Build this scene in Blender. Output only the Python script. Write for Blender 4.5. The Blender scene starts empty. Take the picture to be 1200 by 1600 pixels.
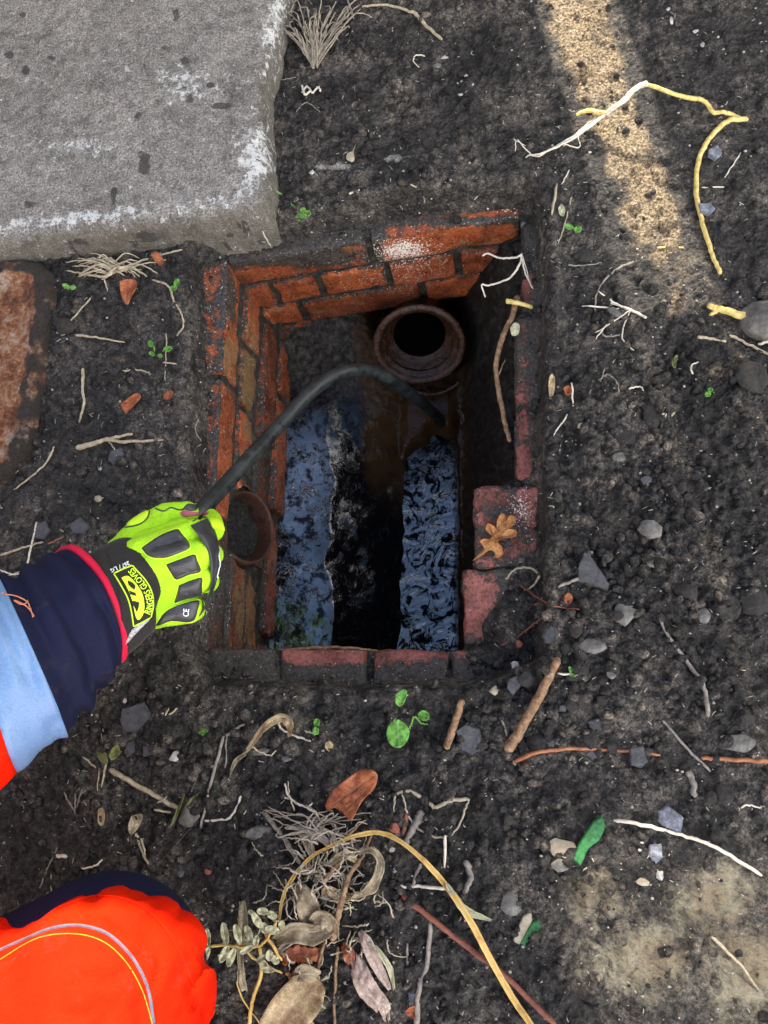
import bpy, bmesh, math, random
import numpy as np
from mathutils import Vector, Matrix
from mathutils.bvhtree import BVHTree

# ------------------------------------------------------------------ camera
F = 1200.0; CX, CY = 600.0, 800.0; CAMH = 1.0
NAD = (785.0, 1090.0)                       # where straight-down falls in the 1200x1600 photograph
C = bpy.context.scene.collection
scn = bpy.context.scene
dn = Vector(((NAD[0]-CX)/F, -(NAD[1]-CY)/F, -1)).normalized()
wz = -dn
wy = (Vector((0, 1, 0)) - wz*wz.y).normalized()
wx = wy.cross(wz)
RM = Matrix((wx, wy, wz))                   # camera -> world
cam = bpy.data.objects.new('camera', bpy.data.cameras.new('camera'))
C.objects.link(cam)
cam.data.sensor_fit = 'VERTICAL'; cam.data.sensor_height = 24; cam.data.sensor_width = 18
cam.data.lens = 18.0; cam.data.clip_end = 400; cam.data.clip_start = 0.02
cam.matrix_world = Matrix.Translation((0, 0, CAMH)) @ RM.to_4x4()
scn.camera = cam
RN = np.array([[*r] for r in RM])

def ray(px, py):
    d = RM @ Vector(((px-CX)/F, -(py-CY)/F, -1))
    return d
def P(px, py, z=0.0):
    d = ray(px, py); t = (z-CAMH)/d.z
    return Vector((d.x*t, d.y*t, z))
def topx(x, y, z):                          # world arrays -> photo pixels
    q = np.stack([x, y, z-CAMH+0*x], -1) @ RN
    return CX + F*q[..., 0]/-q[..., 2], CY - F*q[..., 1]/-q[..., 2]

# ------------------------------------------------------------------ light
SUN_EL = math.radians(34)
d0 = P(1045, 470) - P(893, 0)               # the sunlit strip runs along the sun's bearing
sd = Vector((d0.x, d0.y, 0)).normalized()
sun_to = Vector((-sd.x*math.cos(SUN_EL), -sd.y*math.cos(SUN_EL), math.sin(SUN_EL)))
sun = bpy.data.objects.new('sun', bpy.data.lights.new('sun', 'SUN'))
sun.data.energy = 5.0; sun.data.angle = math.radians(0.55); sun.data.color = (1, .90, .76)
sun.rotation_euler = sun_to.to_track_quat('Z', 'Y').to_euler(); C.objects.link(sun)
w = bpy.data.worlds.new('World'); scn.world = w; w.use_nodes = True
nt = w.node_tree
sky = nt.nodes.new('ShaderNodeTexSky'); sky.sky_type = 'NISHITA'; sky.sun_disc = False
sky.sun_elevation = SUN_EL; sky.sun_rotation = math.atan2(sun_to.x, sun_to.y)
sky.air_density = 1.0; sky.dust_density = 1.0; sky.ozone_density = 2.5
bg = nt.nodes['Background']; bg.inputs[1].default_value = 0.15
# blue overhead, pale cloud added lower down to neutralise the fill light
_tc = nt.nodes.new('ShaderNodeTexCoord'); _sx = nt.nodes.new('ShaderNodeSeparateXYZ'); nt.links.new(_tc.outputs['Generated'], _sx.inputs[0])
_nz = nt.nodes.new('ShaderNodeTexNoise'); _nz.inputs['Scale'].default_value = 3; _nz.inputs['Detail'].default_value = 5; nt.links.new(_tc.outputs['Generated'], _nz.inputs[0])
_ad = nt.nodes.new('ShaderNodeMath'); _ad.operation = 'MULTIPLY_ADD'; nt.links.new(_nz.outputs[0], _ad.inputs[0]); _ad.inputs[1].default_value = .16; nt.links.new(_sx.outputs[2], _ad.inputs[2])
_mr = nt.nodes.new('ShaderNodeMapRange'); _mr.interpolation_type = 'SMOOTHSTEP'; nt.links.new(_ad.outputs[0], _mr.inputs[0]); _mr.inputs[1].default_value = .74; _mr.inputs[2].default_value = .93
_mx = nt.nodes.new('ShaderNodeMix'); _mx.data_type = 'RGBA'; nt.links.new(_mr.outputs[0], _mx.inputs[0]); _mx.inputs[6].default_value = (7.4, 7.1, 6.9, 1); nt.links.new(sky.outputs[0], _mx.inputs[7])
# the sky is brightened on the lower right for soft directional light
_dt = nt.nodes.new('ShaderNodeVectorMath'); _dt.operation = 'DOT_PRODUCT'; nt.links.new(_tc.outputs['Generated'], _dt.inputs[0]); _dt.inputs[1].default_value = (.42, -.42, .80)
_m2 = nt.nodes.new('ShaderNodeMapRange'); nt.links.new(_dt.outputs['Value'], _m2.inputs[0])
for _i, _q in enumerate((.0, .95, .40, 1.75)): _m2.inputs[_i+1].default_value = _q
_vm = nt.nodes.new('ShaderNodeVectorMath'); _vm.operation = 'SCALE'; _vm.inputs[0].default_value = (7.4, 7.1, 6.9); nt.links.new(_m2.outputs[0], _vm.inputs['Scale'])
nt.links.new(_vm.outputs[0], _mx.inputs[6])
nt.links.new(_mx.outputs[2], bg.inputs[0])
scn.view_settings.view_transform = 'Standard'; scn.view_settings.look = 'None'
scn.view_settings.exposure = 1.45; scn.view_settings.gamma = 1
scn.view_settings.use_curve_mapping = False
random.seed(5); RS = np.random.RandomState(7)

# ------------------------------------------------------------------ noise
def _h(i, j, k, s):
    n = (i*374761393 + j*668265263 + k*2147483647 + s*1274126177) & 0xffffffff
    n = ((n ^ (n >> 13))*1274126177) & 0xffffffff
    return ((n ^ (n >> 16)) & 0xffff)/65535.0
def vn(x, y, z=0.0, s=0):
    x = np.asarray(x, float); y = np.asarray(y, float); z = np.asarray(z, float)+0*x
    i = np.floor(x).astype(np.int64); j = np.floor(y).astype(np.int64); k = np.floor(z).astype(np.int64)
    fx, fy, fz = x-i, y-j, z-k
    fx = fx*fx*(3-2*fx); fy = fy*fy*(3-2*fy); fz = fz*fz*(3-2*fz)
    r = 0
    for a in (0, 1):
        for b in (0, 1):
            for c in (0, 1):
                r = r + _h(i+a, j+b, k+c, s)*(fx if a else 1-fx)*(fy if b else 1-fy)*(fz if c else 1-fz)
    return r*2-1
def fbm(x, y, z=0.0, f=1.0, o=4, s=0, g=.5):
    r = 0; a = 1; t = 0
    for q in range(o):
        r = r + a*vn(np.asarray(x)*f, np.asarray(y)*f, np.asarray(z)*f, s+q*17); t += a; a *= g; f *= 2.03
    return r/t
def ss(a, b, x):
    t = np.clip((x-a)/(b-a), 0, 1); return t*t*(3-2*t)
def pdist(px, py, poly, closed=True):       # distance to polygon edge (positive inside)
    d = np.full(px.shape, 1e9); ins = np.zeros(px.shape, bool)
    n = len(poly)
    for i in range(n if closed else n-1):
        x0, y0 = poly[i]; x1, y1 = poly[(i+1) % n]
        ex, ey = x1-x0, y1-y0
        t = np.clip(((px-x0)*ex+(py-y0)*ey)/(ex*ex+ey*ey+1e-12), 0, 1)
        d = np.minimum(d, np.hypot(px-x0-t*ex, py-y0-t*ey))
        if closed:
            c = ((y0 > py) != (y1 > py)) & (px < (x1-x0)*(py-y0)/((y1-y0) if y1 != y0 else 1e-9)+x0)
            ins ^= c
    return np.where(ins, d, -d) if closed else d

# ------------------------------------------------------------------ mesh helpers
def mk(name, v, f, mat, parent=None, smooth=True, attrs=None, link=True):
    v = np.asarray(v, np.float32).reshape(-1, 3)
    me = bpy.data.meshes.new(name)
    if isinstance(f, np.ndarray):
        n, k = f.shape
        me.vertices.add(len(v)); me.vertices.foreach_set('co', v.ravel())
        me.loops.add(n*k); me.loops.foreach_set('vertex_index', f.astype(np.int32).ravel())
        me.polygons.add(n); me.polygons.foreach_set('loop_start', np.arange(0, n*k, k, dtype=np.int32))
        me.polygons.foreach_set('loop_total', np.full(n, k, np.int32))
        me.update(calc_edges=True)
    else:
        me.from_pydata([tuple(map(float, q)) for q in v], [], [tuple(map(int, q)) for q in f]); me.update()
    if smooth: me.polygons.foreach_set('use_smooth', np.ones(len(me.polygons), bool))
    for k, a in (attrs or {}).items():
        at = me.attributes.new(k, 'FLOAT', 'POINT'); at.data.foreach_set('value', np.asarray(a, np.float32).ravel())
    for m in (mat if isinstance(mat, (list, tuple)) else [mat]): me.materials.append(m)
    o = bpy.data.objects.new(name, me)
    if link: C.objects.link(o)
    if parent is not None: o.parent = parent
    return o
def tag(o, label=None, cat=None, group=None, kind=None):
    if label: o['label'] = label
    if cat: o['category'] = cat
    if group: o['group'] = group
    if kind: o['kind'] = kind
    return o
def empty(name, label, cat, loc, group=None):
    o = bpy.data.objects.new(name, None); C.objects.link(o); o.location = loc
    o.empty_display_size = .02
    return tag(o, label, cat, group)
def adopt(ch, par):                          # parent keeping the world position
    ch.parent = par; ch.matrix_parent_inverse = Matrix.Translation(-Vector(par.location))
    return ch
def gridfaces(ny, nx):
    a = np.arange(ny*nx).reshape(ny, nx)
    return np.stack([a[:-1, :-1], a[:-1, 1:], a[1:, 1:], a[1:, :-1]], -1).reshape(-1, 4)

# ------------------------------------------------------------------ materials
class M:
    def __init__(s, name, rough=.85, spec=.5, ior=1.45):
        s.m = bpy.data.materials.new(name); s.m.use_nodes = True
        s.t = s.m.node_tree; s.b = s.t.nodes['Principled BSDF']
        s.b.inputs['Roughness'].default_value = rough; s.b.inputs['IOR'].default_value = ior
        s.b.inputs['Specular IOR Level'].default_value = spec
        s.co = s.t.nodes.new('ShaderNodeTexCoord').outputs['Object']
    def L(s, a, b): s.t.links.new(a, b)
    def put(s, sock, v):
        if isinstance(v, (int, float)): sock.default_value = v
        elif isinstance(v, (tuple, list)): sock.default_value = (*v, 1) if len(v) == 3 and sock.type == 'RGBA' else v
        else: s.L(v, sock)
    def noise(s, sc, det=4, rough=.6, co=None, dist=0):
        n = s.t.nodes.new('ShaderNodeTexNoise'); s.L(co or s.co, n.inputs['Vector'])
        n.inputs['Scale'].default_value = sc; n.inputs['Detail'].default_value = det
        n.inputs['Roughness'].default_value = rough; n.inputs['Distortion'].default_value = dist
        return n.outputs[0]
    def vor(s, sc, feat='F1', out=0, co=None, rnd=1):
        n = s.t.nodes.new('ShaderNodeTexVoronoi'); n.feature = feat; s.L(co or s.co, n.inputs['Vector'])
        n.inputs['Scale'].default_value = sc; n.inputs['Randomness'].default_value = rnd
        return n.outputs[out]
    def wave(s, sc, co=None, dist=1, axis='X', det=2):
        n = s.t.nodes.new('ShaderNodeTexWave'); s.L(co or s.co, n.inputs['Vector']); n.bands_direction = axis
        n.inputs['Scale'].default_value = sc; n.inputs['Distortion'].default_value = dist
        n.inputs['Detail'].default_value = det
        return n.outputs[1]
    def mp(s, sc):
        n = s.t.nodes.new('ShaderNodeMapping'); s.L(s.co, n.inputs[0]); n.inputs['Scale'].default_value = sc
        return n.outputs[0]
    def at(s, name):
        n = s.t.nodes.new('ShaderNodeAttribute'); n.attribute_name = name; return n.outputs['Fac']
    def rng(s, v, a, b, c=0, d=1):
        n = s.t.nodes.new('ShaderNodeMapRange'); s.L(v, n.inputs[0])
        for i, q in enumerate((a, b, c, d)): n.inputs[i+1].default_value = q
        n.interpolation_type = 'SMOOTHSTEP'; return n.outputs[0]
    def ma(s, op, a, b=0.0):
        n = s.t.nodes.new('ShaderNodeMath'); n.operation = op; s.put(n.inputs[0], a); s.put(n.inputs[1], b)
        return n.outputs[0]
    def mix(s, f, a, b, mode='MIX'):
        n = s.t.nodes.new('ShaderNodeMix'); n.data_type = 'RGBA'; n.blend_type = mode
        s.put(n.inputs[0], f); s.put(n.inputs[6], a); s.put(n.inputs[7], b); return n.outputs[2]
    def ramp(s, f, stops):
        n = s.t.nodes.new('ShaderNodeValToRGB'); s.L(f, n.inputs[0]); r = n.color_ramp
        while len(r.elements) < len(stops): r.elements.new(.5)
        for e, (p, c) in zip(r.elements, stops): e.position = p; e.color = (*c, 1)
        return n.outputs[0]
    def bump(s, h, dist=.002, st=1.0, prev=None):
        n = s.t.nodes.new('ShaderNodeBump'); s.L(h, n.inputs['Height']); n.inputs['Distance'].default_value = dist
        n.inputs['Strength'].default_value = st
        if prev is not None: s.L(prev, n.inputs['Normal'])
        s.L(n.outputs[0], s.b.inputs['Normal']); return n.outputs[0]
    def col(s, c): s.put(s.b.inputs['Base Color'], c); return s
    def rough(s, c): s.put(s.b.inputs['Roughness'], c); return s

def m_soil(name, wet=0.0, sun_sand=False):
    m = M(name, .9, .4)
    n1 = m.noise(9, 5, .65); n2 = m.noise(70, 4, .7); n3 = m.noise(420, 3, .7)
    c = m.ramp(n1, [(.36, (.013, .0126, .0122)), (.48, (.031, .0295, .028)), (.62, (.078, .072, .064))])
    c = m.mix(.9, c, m.ramp(n2, [(.40, (.30, .30, .30)), (.50, (1, 1, 1)), (.60, (1.7, 1.6, 1.5))]), 'MULTIPLY')
    c = m.mix(.75, c, m.ramp(n3, [(.38, (.35, .35, .35)), (.52, (1, 1, 1)), (.68, (2.1, 2.05, 2.0))]), 'MULTIPLY')
    n4 = m.noise(190, 3, .75)
    c = m.mix(.8, c, m.ramp(n4, [(.38, (.45, .45, .45)), (.5, (1, 1, 1)), (.64, (1.6, 1.55, 1.5))]), 'MULTIPLY')
    # small pale grit grains
    g = m.rng(m.vor(260), .10, .05); gm = m.rng(m.noise(60, 2), .56, .66)
    c = m.mix(m.ma('MULTIPLY', g, gm), c, (.30, .28, .25))
    if sun_sand:
        a = m.at('sun_sand')
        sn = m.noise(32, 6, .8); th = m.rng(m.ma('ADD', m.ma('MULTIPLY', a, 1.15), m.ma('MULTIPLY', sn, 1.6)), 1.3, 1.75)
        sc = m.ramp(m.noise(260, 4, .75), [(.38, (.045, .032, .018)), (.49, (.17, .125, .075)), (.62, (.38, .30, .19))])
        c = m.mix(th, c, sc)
        b = m.at('pale')
        th2 = m.rng(m.ma('ADD', b, m.noise(90, 5, .8)), .84, 1.05)
        c = m.mix(m.ma('MULTIPLY', th2, .85), c, m.ramp(m.noise(300, 3), [(.3, (.09, .085, .075)), (.7, (.42, .41, .38))]))
        l = m.at('sun_dapple')
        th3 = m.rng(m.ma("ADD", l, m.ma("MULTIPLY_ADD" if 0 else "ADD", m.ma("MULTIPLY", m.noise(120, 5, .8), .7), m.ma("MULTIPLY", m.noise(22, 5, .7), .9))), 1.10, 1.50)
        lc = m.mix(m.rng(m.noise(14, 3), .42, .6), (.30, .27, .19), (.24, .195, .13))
        c = m.mix(m.ma('MULTIPLY', th3, .8), c, lc)  # pale tint standing in for dappled sun
        rd = m.at('red')
        c = m.mix(m.ma('MULTIPLY', m.rng(m.ma('ADD', rd, m.noise(60, 4, .7)), .95, 1.2), .7), c, (.10, .035, .018))
    if not sun_sand: c = m.mix(1.0, c, m.ramp(m.at('tint'), [(0, (.6, .6, .6)), (1, (2.2, 2.1, 2.0))]), 'MULTIPLY')
    m.col(c)
    h = m.ma('ADD', m.ma('MULTIPLY', n2, 1.0), m.ma('MULTIPLY', n3, .35))
    h = m.ma('ADD', h, m.ma('MULTIPLY', m.vor(190), -.5))
    m.bump(h, .007, 1.0)
    m.rough(m.rng(n1, .38, .55, .55, .95))
    return m.m
SOIL = m_soil('soil', sun_sand=True)
CRUMB = m_soil('soil_crumb')

def m_brick(name, base=((.11, .032, .015), (.37, .092, .031)), dirt=.5, wet=True):
    m = M(name, .5, .5)
    t = m.at('tint')
    c = m.mix(t, base[0], base[1])
    n = m.noise(35, 5, .7); n2 = m.noise(230, 4, .75)
    c = m.mix(.85, c, m.ramp(n2, [(.34, (.3, .25, .22)), (.5, (1, 1, 1)), (.66, (1.45, 1.4, 1.35))]), 'MULTIPLY')
    c = m.mix(.8, c, m.ramp(m.noise(22, 4), [(.36, (.35, .3, .26)), (.56, (1, 1, 1))]), 'MULTIPLY')
    # yellowish / grey staining
    st = m.at('stain')
    c = m.mix(m.ma('MULTIPLY', m.rng(m.ma('ADD', st, n), .62, .8), .75), c, (.17, .115, .05))
    d = m.at('dirt')
    dm = m.rng(m.ma('ADD', d, m.noise(55, 6, .78)), .67, .75)
    c = m.mix(dm, c, m.ramp(n2, [(.36, (.014, .0125, .011)), (.64, (.065, .057, .048))]))
    ef = m.at('salt')
    e1 = m.rng(m.ma('ADD', m.ma('MULTIPLY', ef, .6), m.noise(330, 3, .7)), .72, .78)
    c = m.mix(e1, c, (.72, .68, .62))
    m.col(c)
    m.bump(m.ma('ADD', m.ma('ADD', n, m.ma('MULTIPLY', n2, .5)), m.ma('MULTIPLY', dm, .3)), .003, .8)
    m.rough(m.rng(m.noise(60, 3), .35, .65, .22, .75) if wet else m.rng(n, .3, .7, .6, .95))
    return m.m
BRICK = m_brick('red_brick')
PINK = m_brick('weathered_brick', ((.17, .055, .045), (.30, .11, .090)), wet=False)

def m_mud():
    m = M('wet_mud', .3, .5, 1.5)
    n = m.noise(90, 5, .7); n3 = m.noise(500, 3, .7)
    c = m.ramp(n, [(.38, (.012, .0115, .011)), (.5, (.032, .030, .028)), (.62, (.075, .070, .063))])
    c = m.mix(.8, c, m.ramp(n3, [(.3, (.4, .4, .4)), (.55, (1, 1, 1)), (.78, (2.4, 2.3, 2.2))]), 'MULTIPLY')
    w = m.at('wet'); br = m.at('brown'); rf = m.ma('MULTIPLY', m.at('refl'), m.rng(m.noise(42, 4, .65), .36, .50))
    c = m.mix(w, c, (.004, .004, .0045))
    c = m.mix(m.ma('MULTIPLY', m.rng(m.ma('ADD', br, m.noise(25, 4)), .7, 1.25), .8), c, (.060, .031, .011))
    c = m.mix(m.at('mud_shade'), c, m.mix(1.0, c, (.35, .33, .31), 'MULTIPLY'))  # mud colour darkened to paint in the shade, mostly on the right
    m.col(c)
    # fine ripples where it is slick, crumbly where it is not
    h = m.ma('ADD', m.ma('MULTIPLY', n, 1), m.ma('MULTIPLY', n3, .4))
    b1 = m.bump(h, .003, .7)
    dry = m.t.nodes.new('ShaderNodeNewGeometry')
    b2 = m.t.nodes.new('ShaderNodeBump'); m.L(m.ma('ADD', m.noise(90, 3, .6, dist=1.5), m.ma('MULTIPLY', m.rng(m.noise(40, 4, .65, dist=1.0), .55, .62), 2.2)), b2.inputs['Height'])
    b2.inputs['Distance'].default_value = .0006; b2.inputs['Strength'].default_value = .8
    mx = m.t.nodes.new('ShaderNodeMix'); mx.data_type = 'VECTOR'
    m.L(w, mx.inputs[0]); m.L(b1, mx.inputs[4]); m.L(b2.outputs[0], mx.inputs[5]); m.L(mx.outputs[1], m.b.inputs['Normal'])
    m.rough(m.ma('ADD', m.ma('MULTIPLY', w, -.58), .66))
    m.put(m.b.inputs['IOR'], m.ma('ADD', m.ma('MULTIPLY', rf, .95), 1.28))
    return m.m
MUD = m_mud()
def m_water():
    m = M('foul_water', .02, .5, 2.1); m.col((.003, .003, .003))
    m.put(m.b.inputs['IOR'], m.ma('ADD', 1.1, m.ma('MULTIPLY', m.rng(m.noise(30, 4, .6, dist=1.5), .41, .52, 0, .95), m.at('clear'))))
    m.bump(m.ma('ADD', m.noise(16, 3, .5, dist=1.6), m.ma('MULTIPLY', m.noise(110, 2, .6), .05)), .011, .7)
    return m.m
WATER = m_water()
def m_concrete():
    m = M('concrete', .9, .3)
    n = m.noise(6, 5, .65); n2 = m.noise(60, 4, .75); n3 = m.noise(330, 3, .8)
    c = m.ramp(n, [(.3, (.145, .138, .126)), (.7, (.25, .238, .218))])
    c = m.mix(.8, c, m.ramp(n2, [(.36, (.6, .6, .6)), (.64, (1.3, 1.3, 1.3))]), 'MULTIPLY')
    c = m.mix(.8, c, m.ramp(n3, [(.36, (.3, .3, .3)), (.5, (1, 1, 1)), (.64, (1.9, 1.9, 1.9))]), 'MULTIPLY')
    l = m.at('lime'); k = m.at('dark'); sd_ = m.at('side')
    c = m.mix(m.ma('MULTIPLY', sd_, .6), c, (.085, .075, .052))
    lm = m.rng(m.ma('ADD', m.ma('MULTIPLY', l, .62), m.noise(85, 6, .85)), .66, .74)
    c = m.mix(m.ma('MULTIPLY', lm, .85), c, (.62, .64, .63))
    # small dark damp spots of their own shape
    sp = m.rng(m.ma('ADD', m.vor(22), m.ma('MULTIPLY', m.noise(60, 4, .7), .25)), .27, .22)
    sp = m.ma('MULTIPLY', sp, m.rng(m.noise(5, 2), .47, .55))
    dk = m.rng(m.ma('ADD', k, m.noise(50, 5, .75)), .88, .98)
    c = m.mix(m.ma('MAXIMUM', m.ma('MAXIMUM', m.ma('MULTIPLY', sp, .75), m.ma('MULTIPLY', m.rng(m.noise(16, 6, .8), .53, .66), .5)), m.ma('MULTIPLY', dk, .8)), c, (.032, .031, .031))
    m.col(c)
    m.bump(m.ma('ADD', n2, m.ma('MULTIPLY', n3, .6)), .006, .9)
    return m.m
CONC = m_concrete()
def m_rust():
    m = M('rusted_iron', .9, .3)
    n = m.noise(28, 6, .75); n3 = m.noise(250, 4, .8)
    c = m.ramp(n, [(.36, (.06, .032, .026)), (.46, (.19, .075, .036)), (.54, (.30, .17, .10)), (.62, (.36, .30, .25))])
    c = m.mix(.85, c, m.ramp(n3, [(.3, (.35, .33, .33)), (.55, (1, 1, 1)), (.75, (1.5, 1.5, 1.5))]), 'MULTIPLY')
    d = m.at('dark')
    c = m.mix(m.rng(m.ma('ADD', d, m.noise(40, 4)), .8, 1.05), c, m.ramp(n3, [(.3, (.012, .011, .01)), (.7, (.05, .042, .036))]))
    m.col(c); m.bump(m.ma('ADD', n, m.ma('MULTIPLY', n3, .6)), .006, .9)
    return m.m
RUST = m_rust()

def m_simple(name, c1, c2, sc=60, rough=.7, bump=.001, st=None, spec=.4, sheen=0, c3=None):
    m = M(name, rough, spec)
    n = m.noise(sc, 4, .7)
    stops = [(.3, c1), (.7, c2)] if c3 is None else [(.28, c1), (.5, c2), (.72, c3)]
    m.col(m.ramp(n, stops))
    if bump: m.bump(m.noise(sc*2.5, 4, .7), bump, .8)
    if sheen: m.b.inputs['Sheen Weight'].default_value = sheen
    return m.m
STRAW = m_simple('dry_straw', (.20, .16, .10), (.50, .44, .32), 150)
PALE = m_simple('pale_root', (.42, .38, .30), (.72, .68, .58), 150)
GREYS = m_simple('grey_stem', (.10, .09, .08), (.30, .27, .23), 120)
YELL = m_simple('yellow_root', (.30, .21, .05), (.60, .47, .15), 140, .6, .0015, c3=(.72, .62, .30))
GOLD = m_simple('golden_stalk', (.26, .12, .025), (.55, .36, .10), 35, .5, c3=(.62, .46, .17))
BARK = m_simple('brown_bark', (.045, .025, .015), (.22, .13, .07), 120, .8, .002, c3=(.36, .27, .18))
REDT = m_simple('red_twig', (.09, .025, .018), (.22, .075, .045), 100, .6)
ORANGET = m_simple('orange_root', (.20, .07, .03), (.42, .17, .08), 90, .6)
def m_leaf(name, c1, c2, c3, vein=None, rough=.6):
    m = M(name, rough, .4)
    c = m.ramp(m.noise(70, 5, .7), [(.3, c1), (.5, c2), (.7, c3)])
    c = m.mix(.5, c, m.ramp(m.noise(400, 3), [(.38, (.4, .4, .4)), (.6, (1.15, 1.15, 1.15))]), 'MULTIPLY')
    v = m.at('vein'); c = m.mix(m.ma('MULTIPLY', v, .72), c, vein or c1)
    m.col(c); m.bump(m.ma('ADD', m.noise(160, 4, .7), m.ma('MULTIPLY', v, -.6)), .0018, .8)
    m.b.inputs['Subsurface Weight'].default_value = 0
    return m.m
LF_OAK = m_leaf('dead_oak_leaf', (.20, .07, .02), (.40, .17, .05), (.55, .29, .11), (.12, .05, .02))
LF_BRN = m_leaf('brown_leaf', (.10, .028, .012), (.30, .085, .03), (.42, .16, .07), (.10, .04, .02), .45)
LF_DRY = m_leaf('dry_leaf', (.11, .08, .045), (.30, .25, .16), (.46, .41, .29), (.12, .09, .05))
LF_TAN = m_leaf('papery_leaf', (.20, .14, .07), (.38, .29, .16), (.52, .43, .27), (.16, .10, .05))
LF_GRN = m_leaf('green_leaf', (.05, .16, .02), (.11, .30, .045), (.18, .40, .08), (.22, .42, .13), .5)
LF_OLV = m_leaf('olive_leaf', (.06, .09, .02), (.14, .17, .045), (.22, .22, .08), (.2, .2, .1))
LF_SAGE = m_leaf('pale_leaflet', (.24, .24, .13), (.40, .40, .25), (.52, .51, .34), (.3, .3, .2))
LF_PINK = m_leaf('pinkish_dry_leaf', (.17, .10, .085), (.42, .33, .28), (.60, .53, .45), (.2, .13, .1))
SLATE = m_simple('slate', (.025, .025, .029), (.058, .059, .066), 90, .6, .0025, c3=(.092, .093, .103))
STONE = m_simple('grey_stone', (.05, .048, .045), (.12, .115, .105), 60, .85, .004, c3=(.22, .21, .195))
PSTONE = m_simple('pale_stone', (.28, .27, .25), (.50, .49, .46), 60, .8, .003)
CSTONE = m_simple('cream_stone', (.22, .18, .12), (.42, .37, .28), 60, .85, .003)
RSTONE = m_simple('brick_chip', (.16, .05, .03), (.32, .12, .08), 80, .85, .003)
DARKC = m_simple('dark_clod', (.018, .017, .016), (.045, .042, .039), 90, .95, .006)
CLAY = m_simple('glazed_stoneware', (.008, .004, .0025), (.036, .016, .009), 70, .2, .004, spec=.6, c3=(.085, .045, .028))
CLAYD = m_simple('old_clay_pipe', (.02, .012, .009), (.09, .036, .022), 60, .6, .003)
RUBBER = None
def m_hose():
    m = M('black_rubber', .38, .5)
    n = m.noise(30, 5, .7)
    m.col(m.ramp(n, [(.38, (.008, .011, .012)), (.52, (.014, .018, .019)), (.66, (.028, .033, .034))]))
    m.rough(m.rng(m.noise(60, 4), .3, .7, .25, .6)); m.bump(m.noise(300, 3), .0004, .7); return m.m
HOSE = m_hose()
def m_cloth(name, c1, c2, wv=900, rough=.8, sheen=.3, bsc=.0007, spec=.25, grime=.35):
    m = M(name, rough, spec)
    n = m.noise(14, 4, .6)
    c = m.mix(n, c1, c2)
    c = m.mix(.35, c, m.ramp(m.noise(500, 2), [(.3, (.6, .6, .6)), (.7, (1.2, 1.2, 1.2))]), 'MULTIPLY')
    gr = m.rng(m.noise(24, 6, .75), .56, .70)
    c = m.mix(m.ma('MULTIPLY', gr, grime), c, (.05, .04, .03))
    m.col(c); m.b.inputs['Sheen Weight'].default_value = sheen
    m.bump(m.ma('ADD', m.ma('MULTIPLY', m.noise(700, 2), .6), m.ma('MULTIPLY', m.noise(60, 4), 2.0)), bsc, .9)
    return m.m
HIVIS = m_cloth('fluorescent_yellow_fabric', (.30, .62, .012), (.42, .76, .025), sheen=0, grime=.4, bsc=.001)
ORANGE = m_cloth('fluorescent_orange_fabric', (.62, .006, .0005), (.80, .024, .001), sheen=0, spec=.08)
NAVY = m_cloth('navy_fabric', (.003, .004, .020), (.008, .011, .040), sheen=0)
RED = m_cloth('red_fabric', (.45, .006, .03), (.68, .015, .06), sheen=0)
BAND = m_cloth('reflective_tape', (.11, .21, .40), (.16, .29, .50), rough=.42, sheen=0, spec=.6)
PIPING = m_cloth('grey_piping', (.09, .09, .13), (.16, .16, .21), rough=.5, sheen=0)
NEO = m_cloth('black_neoprene', (.012, .011, .010), (.024, .022, .020), sheen=.1)
PADM = m_simple('moulded_rubber', (.020, .021, .023), (.050, .052, .055), 40, .38, .0006, spec=.5)
WHITEP = m_simple('white_print', (.6, .62, .6), (.8, .82, .8), 60, .6, 0)
YELP = m_simple('yellow_print', (.50, .80, .02), (.62, .92, .03), 60, .6, 0)
PINKP = m_simple('pink_palm', (.30, .07, .09), (.48, .14, .16), 120, .7, .001)
SKIN = m_simple('skin', (.45, .26, .18), (.55, .33, .24), 40, .5, .0003)
WOOD = m_simple('blocker_wood', (.10, .075, .05), (.22, .17, .12), 20, .85, .002)
GCHIP = m_simple('green_chip', (.012, .06, .02), (.04, .22, .06), 160, .55, .001)
FOIL = m_simple('bluish_scrap', (.05, .055, .07), (.14, .15, .18), 110, .5, .003, c3=(.34, .37, .43))

# ------------------------------------------------------------------ ground sheet
ZR = -.033                                   # level of the brick rim
OPEN = [(352, 413), (812, 338), (811, 482), (801, 492), (803, 752), (742, 760), (738, 888), (719, 1015), (322, 1012)]
def axis(lo, hi, a, b, step, far):
    core = np.arange(a, b, step); L = [core[0]]; d = step
    while L[-1] > -far: d *= 1.22; L.append(L[-1]-d)
    R = [core[-1]]; d = step
    while R[-1] < far: d *= 1.22; R.append(R[-1]+d)
    return np.array(L[:0:-1] + list(core) + R[1:])
STEP = .0021
gx = axis(0, 0, -.84, .52, STEP, 150); gy = axis(0, 0, -.52, 1.40, STEP, 150)
X, Y = np.meshgrid(gx, gy)
Z = np.zeros_like(X)
near = (np.abs(X+.15) < 1.2) & (np.abs(Y-.4) < 1.4)
PX, PY = topx(X, Y, 0*X); PX = np.where(near, PX, 9e3); PY = np.where(near, PY, 9e3)
Z += .013*fbm(X, Y, f=5, o=3, s=3) + np.where(near, .006*fbm(X, Y, f=26, o=4, s=9, g=.62) + .0040*np.abs(fbm(X, Y, f=95, o=3, s=19, g=.65)), 0)
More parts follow.
